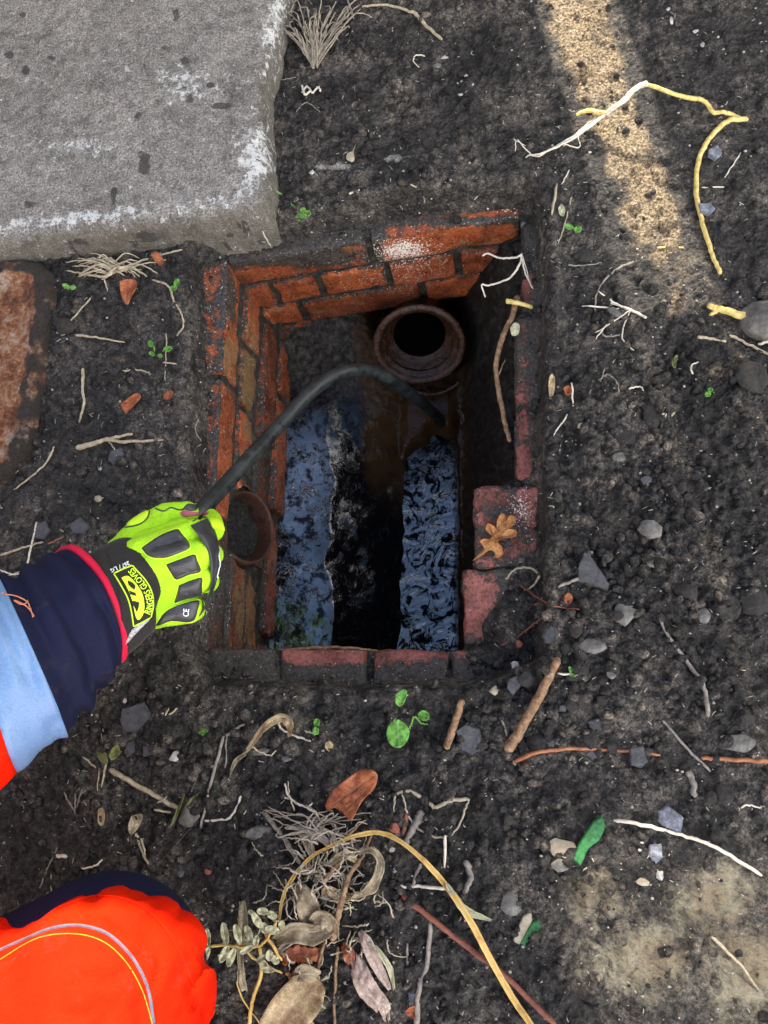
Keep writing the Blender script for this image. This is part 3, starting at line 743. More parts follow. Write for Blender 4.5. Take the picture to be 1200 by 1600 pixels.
def slab_attr(qx, qy, d):
    lime = np.zeros_like(qx)+.12
    blot = .5+.9*fbm(qx, qy, f=.018, o=3, s=5)
    lime += .40*np.exp(-(((qx-(436-.22*qy))/15)**2))*ss(190, 100, qy)*blot + .27*np.exp(-((d-.030)/.012)**2)*ss(150, 300, qy)*blot
    lime += .16*np.exp(-(((qx-130)/90)**2+((qy-230)/14)**2)) + .28*np.exp(-(((qx-400)/30)**2+((qy-240)/50)**2)) + .18*np.exp(-(((qx-290)/50)**2+((qy-130)/30)**2))
    dark = np.zeros_like(qx)
    for cx, cy, rx, ry in [(225, 255, 16, 28), (178, 305, 10, 22), (290, 95, 12, 10), (328, 133, 10, 8), (295, 155, 12, 10), (46, 320, 16, 12), (222, 375, 40, 22), (80, 90, 10, 7), (40, 110, 10, 12), (350, 165, 30, 7), (15, 85, 12, 9), (120, 380, 30, 12), (275, 25, 10, 16), (360, 385, 30, 10), (375, 350, 20, 8)]:
        dark = np.maximum(dark, .62*np.exp(-(((qx-cx)/rx)**2+((qy-cy)/ry)**2)))
    return dict(lime=lime, dark=dark, side=ss(.022, .008, d))
slab = body('concrete_slab', [(-420, 470), (-5, 420), (140, 400), (300, 384), (395, 372), (428, 362), (438, 345), (440, 318), (431, 262), (428, 205), (436, 140), (452, 60), (470, -60), (480, -200), (-500, -260)], .055, .024, CONC, slab_attr, noise=.0022)
tag(slab, 'large rough grey concrete slab with whitish edges, top left', 'slab')
cover = body('rusty_cover', [(-300, 430), (0, 416), (70, 414), (90, 428), (90, 480), (80, 560), (66, 640), (52, 712), (28, 748), (-12, 772), (-300, 900)], .016, .012, RUST,
             lambda qx, qy, d: dict(dark=ss(.036, .020, d)*.55), rim=.005, noise=.006)
tag(cover, 'rust-brown iron cover with a dark soil-caked rim, at the left edge', 'drain cover')

# ------------------------------------------------------------------ small things
def smooth_path(pts, n=8):
    pts = [Vector(p) for p in pts]
    if len(pts) == 2: return [pts[0].lerp(pts[1], i/6) for i in range(7)]
    o = []
    for i in range(len(pts)-1):
        p0, p1, p2, p3 = pts[max(i-1, 0)], pts[i], pts[i+1], pts[min(i+2, len(pts)-1)]
        for k in range(n):
            t = k/n; o.append(.5*((2*p1)+(p2-p0)*t+(2*p0-5*p1+4*p2-p3)*t*t+(3*p1-p0-3*p2+p3)*t**3))
    return o+[pts[-1]]
def tube_geo(path, r0, r1=None, seg=7, flat=1.0, jit=.12, mid=None):
    r1 = r0 if r1 is None else r1; n = len(path); v, f = [], []
    up = Vector((0, 0, 1))
    for i, p in enumerate(path):
        t = (path[min(i+1, n-1)]-path[max(i-1, 0)])
        t = t.normalized() if t.length > 1e-9 else Vector((1, 0, 0))
        s = t.cross(up); s = s.normalized() if s.length > .05 else Vector((1, 0, 0)); b = s.cross(t)
        jn = random.uniform(-jit, jit) if i == 0 else jn*.7+random.uniform(-jit, jit)*.45
        k = i/(n-1); r = (r0+(r1-r0)*k)*(1+jn)
        if mid and 0 < i < n-1: r *= 1
        if i in (0, n-1): r *= .6
        for q in range(seg):
            a = 2*math.pi*q/seg; v.append(p+s*r*math.cos(a)+b*r*flat*math.sin(a))
    for i in range(n-1):
        for q in range(seg): f.append((i*seg+q, i*seg+(q+1) % seg, (i+1)*seg+(q+1) % seg, (i+1)*seg+q))
    f.append(tuple(range(seg))[::-1]); f.append(tuple((n-1)*seg+q for q in range(seg)))
    return v, f
def pxpath(pts, lift=.0025, n=7, wig=.0008):
    q = []
    for p in pts:
        l = p[2] if len(p) > 2 else lift; q.append(G(p[0], p[1], l))
    path = smooth_path(q, n)
    return [p+Vector((random.uniform(-wig, wig), random.uniform(-wig, wig), random.uniform(-wig, wig)*.5)) for p in path]
def strands(name, lines, mat, label=None, cat=None, group=None, parent=None):
    """lines: list of (points px, width px at start, width px at end)"""
    V_, F_ = [], []
    for ln in lines:
        pts, w0, w1 = ln[0], ln[1], ln[2]
        v, f = tube_geo(pxpath(pts, ln[3] if len(ln) > 3 else .0025), w0/2400, w1/2400, seg=6)
        b = len(V_); V_ += v; F_ += [tuple(i+b for i in q) for q in f]
    o = mk(name, V_, F_, mat)
    if parent: adopt(o, parent)
    return tag(o, label, cat, group)
def ribbon_geo(path, widths, cup=.25, twist=0, nw=5, crinkle=.0012, seed=0, ser=0):
    n = len(path); v, f, vein = [], [], []
    for i, p in enumerate(path):
        t = (path[min(i+1, n-1)]-path[max(i-1, 0)]).normalized()
        s = t.cross(Vector((0, 0, 1)))
        s = s.normalized() if s.length > .05 else Vector((1, 0, 0)); b = s.cross(t)
        k = i/(n-1); a = twist*k; s2 = s*math.cos(a)+b*math.sin(a); b2 = b*math.cos(a)-s*math.sin(a)
        wd = np.interp(k, np.linspace(0, 1, len(widths)), widths)
        wd *= 1+ser*math.sin(i*2.1+seed)
        if i == 0: cst = [random.random()**1.5 for _ in range(nw)]; cst[nw//2] = 1
        for j in range(nw):
            q = (j/(nw-1))*2-1
            c = float(fbm(np.array(p.x*1.0), np.array(p.y+q*.01), np.array(seed*1.7), f=120, o=2, s=3))*crinkle*2.6 + (.0006 if j % 2 else -.0003)
            v.append(p+s2*q*wd/2+b2*(cup*wd*(q*q)*.5+c)); vein.append(cst[j]*(.7+.3*math.sin(i*.8+j*2)))
    for i in range(n-1):
        for j in range(nw-1): f.append((i*nw+j, i*nw+j+1, (i+1)*nw+j+1, (i+1)*nw+j))
    return v, f, vein
def blade(name, pts, widths, mat, label=None, cat=None, lift=.004, parent=None, cup=.25, twist=0, thick=.0005, nw=9, crinkle=.0012, ser=0, group=None, n=7):
    path = pxpath(pts, lift, n, .0002)
    v, f, ve = ribbon_geo(path, [w_/1200 for w_ in widths], cup, twist, nw, crinkle, random.randint(0, 99), ser)
    o = mk(name, v, f, mat, attrs=dict(vein=ve))
    m = o.modifiers.new('solid', 'SOLIDIFY'); m.thickness = thick; m.offset = -1
    if parent: adopt(o, parent)
    return tag(o, label, cat, group)
def leafshape(name, outline, mat, label=None, cat=None, lift=.003, curl=.006, parent=None, ribs=(), seed=0, thick=.0005, group=None, ctr=None, base=None):
    """star-shaped outline in photo pixels, laid on the ground with curl and crinkle"""
    pts = smooth_path([Vector((a, b, 0)) for a, b in outline+[outline[0]]], 4)[:-1]
    c = Vector((sum(p.x for p in pts)/len(pts), sum(p.y for p in pts)/len(pts), 0)) if ctr is None else Vector((*ctr, 0))
    K = 8; v, f, ve = [], [], []
    g0 = base if base is not None else G(c.x, c.y, lift).z
    size = max((p-c).length for p in pts)
    for k in range(K+1):
        s = k/K
        for p in pts:
            q = c+(p-c)*s
            z = g0 + lift + curl*(s**2)*(.5+.9*float(vn(p.x/size*1.6+seed, p.y/size*1.6, 0, 5))) + .002*float(vn(q.x/6., q.y/6., seed, 8))
            v.append(P(q.x, q.y, z))
            d = 1e9
            for (a, b) in ribs:
                ax, ay = a; bx, by = b; ex, ey = bx-ax, by-ay
                t = max(0, min(1, ((q.x-ax)*ex+(q.y-ay)*ey)/(ex*ex+ey*ey))); d = min(d, math.hypot(q.x-ax-t*ex, q.y-ay-t*ey))
            ve.append(max(0, 1-d/2.0))
    n = len(pts)
    for k in range(K):
        for i in range(n): f.append((k*n+i, k*n+(i+1) % n, (k+1)*n+(i+1) % n, (k+1)*n+i))
    o = mk(name, v, f, mat, attrs=dict(vein=ve))
    bm = bmesh.new(); bm.from_mesh(o.data); bmesh.ops.remove_doubles(bm, verts=bm.verts, dist=1e-6)
    bmesh.ops.recalc_face_normals(bm, faces=bm.faces); bm.to_mesh(o.data); bm.free()
    m = o.modifiers.new('solid', 'SOLIDIFY'); m.thickness = thick; m.offset = 0
    if parent: adopt(o, parent)
    return tag(o, label, cat, group)
def rock(name, px, py, w_, h_, mat, label, cat='stone', ang=0, tall=.6, sharp=6, seed=None, group=None, sink=.3, lift=0):
    seed = seed or random.randint(1, 9999); rs = np.random.RandomState(seed)
    bm = bmesh.new()
    for k in range(10+sharp*2):
        q = rs.normal(size=3); q /= np.linalg.norm(q); bm.verts.new(q*rs.uniform(.85, 1.05))
    bmesh.ops.convex_hull(bm, input=bm.verts)
    bmesh.ops.delete(bm, geom=[v for v in bm.verts if not v.link_faces], context='VERTS')
    bmesh.ops.bevel(bm, geom=list(bm.edges), offset=.10, segments=2, profile=.6, affect='EDGES')
    bmesh.ops.subdivide_edges(bm, edges=list(bm.edges), cuts=1, use_grid_fill=True)
    bmesh.ops.triangulate(bm, faces=bm.faces)
    rx, ry = w_/2400, h_/2400; rz = min(rx, ry)*tall; a = math.radians(ang); p = G(px, py, rz*(1-2*sink)+lift)
    for v in bm.verts:
        n_ = float(fbm(np.array(v.co.x), np.array(v.co.y), np.array(v.co.z+seed), f=2.5, o=3, s=4))
        c = v.co*(1+.09*n_); x_, y_ = c.x*rx, c.y*ry
        v.co = Vector((x_*math.cos(a)-y_*math.sin(a), x_*math.sin(a)+y_*math.cos(a), c.z*rz))
    me = bpy.data.meshes.new(name); bm.to_mesh(me); bm.free(); me.materials.append(mat)
    o = bpy.data.objects.new(name, me); C.objects.link(o); o.location = p
    me.polygons.foreach_set('use_smooth', np.ones(len(me.polygons), bool))
    me.set_sharp_from_angle(angle=math.radians(32))
    return tag(o, label, cat, group)
def flake(name, outline, mat, label, cat='stone', th=.004, tiltv=(0, 0), group=None, lift=.001):
    """slate-like flake with a broken edge, from a photo outline"""
    c = (sum(a for a, b in outline)/len(outline), sum(b for a, b in outline)/len(outline)); g = G(*c, lift)
    bm = bmesh.new()
    pts = []
    for i in range(len(outline)):
        a, b = outline[i], outline[(i+1) % len(outline)]; m_ = max(2, int(math.hypot(a[0]-b[0], a[1]-b[1])/4))
        for k in range(m_):
            t = k/m_; pts.append((a[0]+(b[0]-a[0])*t+random.uniform(-.7, .7), a[1]+(b[1]-a[1])*t+random.uniform(-.7, .7)))
    top = []
    for x_, y_ in pts:
        dz = ((x_-c[0])*tiltv[0]+(y_-c[1])*tiltv[1])/1200
        top.append(bm.verts.new(P(x_, y_, g.z+th+dz)))
    f = bm.faces.new(top)
    r = bmesh.ops.extrude_face_region(bm, geom=[f]); ev = [e for e in r['geom'] if isinstance(e, bmesh.types.BMVert)]
    for v in ev: v.co.z -= th*1.6; v.co += (Vector((g.x, g.y, v.co.z))-v.co)*-.06
    bmesh.ops.recalc_face_normals(bm, faces=bm.faces)
    ed = [e for e in bm.edges if all(abs(v.co.z) > -9 for v in e.verts) and e.verts[0] in top and e.verts[1] in top]
    bmesh.ops.bevel(bm, geom=ed, offset=.0009, segments=2, affect='EDGES')
    me = bpy.data.meshes.new(name); bm.to_mesh(me); bm.free(); me.materials.append(mat)
    o = bpy.data.objects.new(name, me); C.objects.link(o); return tag(o, label, cat, group)

# ------------------------------------------------------------------ board fence beyond the picture, added unseen to throw shade; its gap shapes the strip of sun
fdir = Vector((sun_to.x, sun_to.y, 0)).normalized(); fper = Vector((fdir.y, -fdir.x, 0))
Fc = P(897, 0) + fdir*.75
FH = (Fc-P(600, 1700)).length*math.tan(SUN_EL)*1.05
slot = ((Fc-P(1050, 500)).dot(fdir))*math.tan(SUN_EL)
blocker = empty('sun_blocker', 'added unseen board fence with a gap for the strip of sun', 'blocker', Fc)
def plank(c, wd, z0, z1, name='blocker_board', th=.02):
    v, f = box_shell(wd-.004, th, z1-z0, .04)
    v = v + np.array([0, 0, (z0+z1)/2])
    wd = wd
    q = np.array(c) + v[:, :1]*np.array(fper) + v[:, 1:2]*np.array(fdir) + v[:, 2:]*np.array([0, 0, 1.])
    q[:, 2] = v[:, 2]
    adopt(mk(name, q, f, WOOD, smooth=False), blocker)
GW = .118; k = 0
LU = [(P(a, b)-Fc).dot(fper) for a, b in ((890, 1480), (1330, 1480))]; ZC = (Fc-P(1060, 1340)).dot(fdir)*math.tan(SUN_EL)
plank(Fc, GW-.004, slot, FH)
for sgn in (-1, 1):
    for k in range(20):
        cc = Fc+fper*sgn*(GW/2+.07+k*.14)+fdir*(.022*(k % 2)); lu = (cc-Fc).dot(fper)
        inl = min(LU) < lu < max(LU)
        plank(cc, .152 if k else .142, .0, ZC if inl else FH+random.uniform(-.01, .01))
z_ = ZC+.012; lc = Fc+fper*(sum(LU)/2)
while z_ < FH+.25:
    plank(lc, abs(LU[1]-LU[0])+.30, z_, z_+.012, 'sun_slat', .002); z_ += .021  # added slats let partial sun reach the ground at lower right
for z_ in (.9*0+FH-.15, .02):
    pass

# ------------------------------------------------------------------ person: arm, gloved hand, knee
def capsules(lst, name, mat, vox=.0026, it=6, parent=None, fac=.6):
    V_, F_ = [], []
    for (a, ra, b, rb) in lst:
        a, b = Vector(a), Vector(b); d = b-a; L_ = d.length; t = d.normalized() if L_ > 1e-6 else Vector((0, 0, 1))
        s = t.orthogonal().normalized(); q = t.cross(s); n = 20; rings = []
        for k in range(7): th = math.pi/2*(1-k/6); rings.append((a-t*ra*math.sin(th), ra*math.cos(th)))
        for k in range(7): th = math.pi/2*k/6; rings.append((b+t*rb*math.sin(th), rb*math.cos(th)))
        base = len(V_)
        for c, r in rings:
            r = max(r, 1e-5)
            for j in range(n): an = 2*math.pi*j/n; V_.append(c+s*r*math.cos(an)+q*r*math.sin(an))
        m_ = len(rings)
        for i in range(m_-1):
            for j in range(n): F_.append((base+i*n+j, base+i*n+(j+1) % n, base+(i+1)*n+(j+1) % n, base+(i+1)*n+j))
        F_.append(tuple(base+j for j in range(n))[::-1]); F_.append(tuple(base+(m_-1)*n+j for j in range(n)))
    o = mk(name, V_, F_, mat)
    m = o.modifiers.new('r', 'REMESH'); m.mode = 'VOXEL'; m.voxel_size = vox
    m = o.modifiers.new('s', 'SMOOTH'); m.iterations = it; m.factor = fac
    dg = bpy.context.evaluated_depsgraph_get(); me = bpy.data.meshes.new_from_object(o.evaluated_get(dg))
    o.modifiers.clear(); o.data = me; me.name = name
    me.polygons.foreach_set('use_smooth', np.ones(len(me.polygons), bool))
    if parent: adopt(o, parent)
    return o
def bvh(objs):
    V_, F_ = [], []
    for o in objs:
        b = len(V_); mw = o.matrix_world if o.parent is None else Matrix.Identity(4)
        V_ += [v.co.copy() for v in o.data.vertices]; F_ += [tuple(i+b for i in p.vertices) for p in o.data.polygons]
    return BVHTree.FromPolygons(V_, F_)
eye = Vector((0, 0, CAMH))
def hit(bt, px, py, off=0.0):
    d = ray(px, py).normalized(); l, n_, i, ds = bt.ray_cast(eye, d)
    if l is None: return None
    if n_.dot(d) > 0: n_ = -n_
    return l+n_*off, n_
def patch(bt, name, outline, mat, h=.002, rim=.8, K=10, parent=None, n=4, dome=0, sink=.0006, tex=0):
    """raised patch sewn onto a surface: every vertex sits on that surface, lifted along its normal"""
    pts = smooth_path([Vector((a, b, 0)) for a, b in outline+[outline[0]]], n)[:-1]
    c = sum(pts, Vector())/len(pts); v, f = [], []
    last = None
    for k in range(K+1):
        s = k/K; hh = h*(1 if s < rim else max(0, math.cos((s-rim)/(1-rim)*math.pi/2)))+dome*(1-s*s)-(sink if s > .985 else 0)
        for p in pts:
            q = c+(p-c)*s; r = None; e = s
            while r is None and e > -.05:
                q = c+(p-c)*e; r = hit(bt, q.x, q.y, hh); e -= .04
            v.append(r[0] if r else (v[-1] if v else P(c.x, c.y, .2)))
    m_ = len(pts)
    for k in range(K):
        for i in range(m_): f.append((k*m_+i, k*m_+(i+1) % m_, (k+1)*m_+(i+1) % m_, (k+1)*m_+i))
    o = mk(name, v, f, mat)
    bm = bmesh.new(); bm.from_mesh(o.data); bmesh.ops.remove_doubles(bm, verts=bm.verts, dist=1e-6); bmesh.ops.recalc_face_normals(bm, faces=bm.faces); bm.to_mesh(o.data); bm.free()
    if parent: adopt(o, parent)
    return o
def seam(bt, name, pts, wpx, mat, h=.0004, parent=None, n=8, flat=.5, z=None):
    path = []
    for p in smooth_path([Vector((a, b, 0)) for a, b in pts], n):
        r = hit(bt, p.x, p.y, h)
        if r: path.append(r[0])
    v, f = tube_geo(path, wpx/2400*.8, seg=6, flat=flat, jit=.03)
    o = mk(name, v, f, mat)
    if parent: adopt(o, parent)
    return o
def q3(px, py, z): return P(px, py, z)
handroot = P(250, 900, .2)
HP = []
def cp(a, ra, b, rb): HP.append((P(*a), ra, P(*b), rb))
cp((196, 880, .225), .024, (303, 834, .218), .0165)
cp((198, 902, .230), .024, (313, 866, .224), .0170)
cp((205, 925, .226), .022, (312, 902, .216), .0165)
cp((214, 957, .214), .021, (296, 950, .202), .0165)
cp((215, 895, .190), .030, (290, 872, .185), .022)
cp((218, 930, .185), .026, (282, 925, .176), .020)
# fingers curl over the hose, one after the other
cp((305, 834, .216), .0150, (331, 829, .184), .0138); cp((331, 829, .184), .0138, (330, 812, .150), .0125); cp((330, 812, .150), .0125, (308, 800, .140), .0112)
cp((318, 866, .220), .0152, (330, 866, .176), .0140); cp((330, 866, .176), .0140, (318, 855, .143), .0126); cp((318, 855, .143), .0126, (290, 848, .140), .0112)
cp((315, 902, .212), .0148, (324, 908, .170), .0136); cp((324, 908, .170), .0136, (310, 900, .138), .0120); cp((310, 900, .138), .0120, (284, 892, .138), .0108)
cp((299, 950, .198), .0145, (304, 953, .160), .0125); cp((304, 949, .160), .0125, (294, 942, .132), .0110); cp((294, 942, .132), .0110, (272, 936, .134), .0100)
# thumb along the top edge
cp((196, 868, .205), .024, (226, 828, .192), .0185); cp((226, 828, .192), .0185, (262, 806, .182), .0155); cp((262, 806, .182), .0155, (293, 801, .176), .0132)
cp((222, 858, .205), .020, (284, 828, .196), .0135)
cp((150, 925, .232), .036, (205, 912, .222), .031)
person = capsules([(P(120, 940, .235), .030, P(210, 915, .218), .024)] +
                  [(a, max(ra-.005, .005), b, max(rb-.005, .005)) for a, ra, b, rb in HP[:-1]] +
                  [(P(120, 940, .235), .030, P(-60, 1030, .30), .036), (P(-60, 1030, .30), .036, Vector((-.78, -.10, .40)), .045), (Vector((-.78, -.10, .40)), .045, Vector((-1.02, -.42, .72)), .055),
                   (Vector((-1.02, -.42, .72)), .07, Vector((-1.10, -.70, .74)), .08), (Vector((-1.05, -.55, .78)), .05, Vector((-.98, -.52, .92)), .05),
                   (Vector((-1.06, -.56, .70)), .12, Vector((-1.16, -.72, .38)), .13), (Vector((-1.14, -.66, .32)), .11, Vector((-.56, -.47, .31)), .062),
                   (Vector((-.56, -.47, .31)), .055, Vector((-.72, -.50, .03)), .04), (Vector((-.98, -.51, .98)), .088, Vector((-.94, -.49, 1.03)), .085)],
                  'person', SKIN, vox=.006, it=4)
tag(person, 'crouching worker in navy and orange hi-vis clothes, gloved hand gripping the black hose', 'person')
glove = capsules(HP, 'glove', HIVIS, vox=.0016, it=5, parent=person)
# soft creases in the glove
mev = glove.data.vertices; co = np.array([v.co[:] for v in mev]); no = np.array([v.normal[:] for v in mev])
dsp = .0011*fbm(co[:, 0], co[:, 1], co[:, 2], f=75, o=3, s=12)+.0004*fbm(co[:, 0], co[:, 1], co[:, 2], f=300, o=2, s=13)
co = co+no*dsp[:, None]
glove.data.vertices.foreach_set('co', co.astype(np.float32).ravel()); glove.data.update()

def loft(name, secs, mat, squash=.82, n=72, parent=None, wr=.003, wf=18, seed=0, closed=(False, False), sub=6, thick=0, ph=None, shear=0):
    """secs: (top px, bottom px, z). Ring i spans between the two outline points."""
    cs = []
    for (T, Bt, z) in secs:
        a, b = P(*T, z), P(*Bt, z); cs.append(((a+b)/2, (a-b)/2))
    cen = smooth_path([c for c, h in cs], sub); hv = smooth_path([h for c, h in cs], sub)
    v, f = [], []
    for i, (c, h) in enumerate(zip(cen, hv)):
        t = (cen[min(i+1, len(cen)-1)]-cen[max(i-1, 0)]).normalized(); upv = h.cross(t).normalized()
        if upv.z < 0: upv = -upv
        for k in range(n):
            a = 2*math.pi*k/n; dirv = h*math.cos(a)+upv*h.length*squash*math.sin(a)
            p = c+dirv+t*(-shear*h.length*max(0, 1-i/14)*math.sin(a))
            w_ = (wr*.55*(1-min(1, abs(i-14)/16))*math.sin(i*.9+1.6*math.sin(a+i*.12)) if wr > .01 else 0) + wr*float(fbm(np.array(p.x+seed), np.array(p.y), np.array(p.z*1.5), f=wf, o=3, s=21)) + wr*.6*float(np.abs(vn(np.array(i*.33+seed), np.array(a*1.3), 0, 8)))
            v.append(p+dirv.normalized()*w_)
    for i in range(len(cen)-1):
        for k in range(n): f.append((i*n+k, i*n+(k+1) % n, (i+1)*n+(k+1) % n, (i+1)*n+k))
    o = mk(name, v, f, mat)
    if (o.data.polygons[n//4].center-cen[0]).dot(o.data.polygons[n//4].normal) < 0: o.data.flip_normals()
    if thick:
        m = o.modifiers.new('solid', 'SOLIDIFY'); m.thickness = thick; m.offset = -1
    if parent: adopt(o, parent)
    return o
cuff = loft('cuff', [((112, 888), (184, 1030), .222), ((140, 868), (196, 1022), .228), ((166, 853), (212, 1010), .228), ((186, 843), (228, 996), .224), ((200, 842), (240, 985), .218)], NEO, squash=.60, wr=.0016, thick=.002)
cuff.parent = glove; cuff.matrix_parent_inverse = Matrix.Translation(-Vector(person.location))
def sub(o, par=glove):
    o.parent = par; o.matrix_parent_inverse = Matrix.Translation(-Vector(person.location)); return o
bt0 = bvh([glove, cuff])
sub(patch(bt0, 'cuff_tongue', [(165, 858), (190, 851), (213, 858), (232, 878), (246, 900), (253, 924), (247, 943), (236, 968), (228, 992), (206, 1010), (190, 1010), (184, 930), (172, 880)], NEO, h=.0016, rim=.93, sink=.001))
Zm = lambda x, y: (120+x/4.8, 770+y/4.8)
pads = [[(475, 415), (600, 330), (745, 268), (790, 300), (855, 405), (750, 465), (640, 495), (540, 480)],
        [(662, 535), (770, 495), (882, 458), (905, 500), (932, 590), (840, 620), (745, 655), (700, 600)],
        [(762, 690), (850, 655), (938, 632), (942, 700), (935, 765), (830, 790), (730, 832), (745, 760)],
        [(582, 1000), (650, 900), (740, 848), (830, 820), (925, 805), (912, 880), (872, 965), (700, 962)]]
bt1 = bvh([glove])
for pl in pads:
    cx_ = sum(a for a, b in pl)/len(pl); cy_ = sum(b for a, b in pl)/len(pl)
    pin = [(cx_+(a-cx_)*.98, cy_+(b-cy_)*.98) for a, b in pl]
    sub(patch(bt1, 'knuckle_pad', [Zm(*q) for q in pin], PADM, h=.0028, rim=.78, dome=.0012, n=6))
    pq = [Zm(*q) for q in pl]
    s_ = seam(bt1, 'pad_edging', pq+[pq[0]], 2.2, YELP, h=.0003); sub(s_)
# dark rubber strip wrapping the knuckles
outer = [(980, 188), (1040, 290), (1068, 420), (1072, 560), (1035, 710), (975, 850), (922, 930)]
inner = [(850, 245), (930, 345), (985, 450), (1003, 560), (1005, 680), (975, 800), (918, 925)]
so = smooth_path([Vector((*Zm(*q), 0)) for q in outer], 6); si = smooth_path([Vector((*Zm(*q), 0)) for q in inner], 6)
KW = 8; TT = np.full((len(so), KW+1), np.nan); QQ = {}
for i in range(len(so)):
    for j in range(KW+1):
        p = si[i].lerp(so[i], j/KW); QQ[i, j] = p; r = hit(bt1, p.x, p.y, 0)
        if r: TT[i, j] = (r[0]-eye).length
for j in range(KW+1):
    for i in range(len(so)):
        if np.isnan(TT[i, j]): TT[i, j] = TT[i, j-1] if j else TT[i-1, j]
T2 = TT.copy(); n_ = len(so)
for i in range(n_): T2[i] = TT[max(0, i-5):i+6].min(0)
for _ in range(3):
    T3 = T2.copy()
    for i in range(1, n_-1): T3[i] = (T2[i-1]+2*T2[i]+T2[i+1])/4
    T2 = T3
T2 = np.minimum(T2, TT+.002)
v = []
for i in range(n_):
    for j in range(KW+1):
        e_ = 0 if (i in (0, n_-1) or j in (0,)) else 1
        v.append(eye+ray(QQ[i, j].x, QQ[i, j].y).normalized()*(T2[i, j]-.0022*e_+(.004 if j == KW else .0)))
f = gridfaces(len(so), KW+1)
ks = sub(mk('knuckle_strip', v, f, PADM))
btk = bvh([glove, ks])
sub(seam(btk, 'white_mark', [Zm(1068, 420), Zm(1058, 470), Zm(1066, 520), Zm(1062, 570), Zm(1050, 640)], 2.4, WHITEP, h=.0012))
# thumb panels and piping
sub(patch(bt1, 'thumb_panel', [Zm(355, 250), Zm(420, 165), Zm(480, 118), Zm(540, 112), Zm(535, 160), Zm(500, 215), Zm(430, 240)], YELP, h=.0010, rim=.85))
for ln in ([(338, 264), (430, 250), (490, 225), (535, 180), (550, 112)], [(588, 118), (650, 138), (705, 112), (765, 128), (830, 118)], [(870, 215), (930, 182), (975, 190)]):
    sub(seam(bt1, 'dark_piping', [Zm(*q) for q in ln], 2.6, PADM, h=.0004))
sub(patch(bt1, 'palm_lining', [Zm(765, 150), Zm(800, 128), Zm(870, 140), Zm(985, 142), Zm(985, 165), Zm(900, 172), Zm(800, 182)], PINKP, h=.0008, rim=.8))
sub(patch(bt1, 'thumb_tip', [Zm(790, 118), Zm(830, 82), Zm(890, 88), Zm(905, 128), Zm(850, 138)], PADM, h=.0008, rim=.8))
sub(patch(bt1, 'finger_panel', [Zm(985, 185), Zm(1060, 195), Zm(1115, 240), Zm(1122, 290), Zm(1060, 268), Zm(1020, 250)], YELP, h=.0008, rim=.85))
# printed emblem and lettering on the cuff
bt2 = bvh([glove, cuff] + [o for o in C.objects if o.name.startswith('cuff_tongue')])
sub(seam(bt2, 'emblem_frame', [Zm(*q) for q in [(278, 605), (345, 572), (415, 545)]], 2.4, YELP, h=.0004))
sub(seam(bt2, 'emblem_frame', [Zm(*q) for q in [(415, 545), (470, 605), (520, 665), (562, 750), (572, 850), (552, 935)]], 2.4, YELP, h=.0004))
sub(seam(bt2, 'emblem_frame', [Zm(*q) for q in [(552, 935), (490, 970), (425, 1002)]], 2.4, YELP, h=.0004))
sub(seam(bt2, 'emblem_frame', [Zm(*q) for q in [(425, 1002), (410, 900), (385, 800), (335, 700), (278, 605)]], 2.4, YELP, h=.0004))
def flat_poly(bt, name, outline, mat, off, par=glove, n=3):
    return sub(patch(bt, name, [Zm(*q) for q in outline], mat, h=off+.0007, rim=1.1, K=4, sink=0, n=n), par)
flat_poly(bt2, 'emblem', [(335, 640), (380, 625), (420, 655), (460, 705), (492, 765), (505, 850), (492, 915), (462, 952), (440, 930), (425, 860), (405, 780), (370, 700)], YELP, .0006)
flat_poly(bt2, 'emblem_mark', [(380, 660), (415, 672), (440, 700), (432, 730), (405, 712), (385, 690)], NEO, .0009, n=1)
flat_poly(bt2, 'emblem_mark', [(392, 815), (430, 812), (468, 824), (462, 860), (448, 895), (425, 850)], NEO, .0009, n=1)
flat_poly(bt2, 'emblem_mark', [(390, 735), (440, 752), (445, 775), (400, 765)], NEO, .0009, n=1)
def lettering(text, name, path, size, bt, mat, off=.0012, z4=True, flip=1):
    cu = bpy.data.curves.new(name, 'FONT'); cu.body = text; cu.size = 1; cu.resolution_u = 3; cu.offset = .015
    ob = bpy.data.objects.new(name, cu); C.objects.link(ob); dg = bpy.context.evaluated_depsgraph_get()
    me = bpy.data.meshes.new_from_object(ob.evaluated_get(dg)); bpy.data.objects.remove(ob)
    pts = smooth_path([Vector((a, b, 0)) for a, b in path], 12)
    cum = [0]
    for i in range(len(pts)-1): cum.append(cum[-1]+(pts[i+1]-pts[i]).length)
    xs = [v.co.x for v in me.vertices]; wd = max(xs)
    for v in me.vertices:
        s = v.co.x/wd*cum[-1]; i = min(max(int(np.searchsorted(cum, s))-1, 0), len(pts)-2)
        t = (pts[i+1]-pts[i]).normalized(); p = pts[i]+t*(s-cum[i])
        up = Vector((t.y, -t.x, 0))*flip           # image y points down
        q = p+up*v.co.y*size; X_ = Zm(q.x, q.y); r = hit(bt, X_[0], X_[1], off)
        v.co = r[0] if r else P(X_[0], X_[1], .26)
    me.materials.append(mat); o = bpy.data.objects.new(name, me); C.objects.link(o); adopt(o, person); return sub(o)
lettering('RINGERS GLOVES', 'lettering', [(543, 916), (568, 850), (553, 760), (510, 680), (462, 620), (418, 565)], 66, bt2, YELP, .0013)
lettering('267', 'lettering', [(388, 522), (335, 545)], 44, bt2, WHITEP, .003)
lettering('/ LG', 'lettering', [(325, 548), (252, 580)], 44, bt2, WHITEP, .003)
btp = bvh([glove]+[o for o in C.objects if o.name.startswith('knuckle_pad')])
lettering('CE', 'lettering', [(836, 928), (842, 872)], 60, btp, WHITEP, .0012)
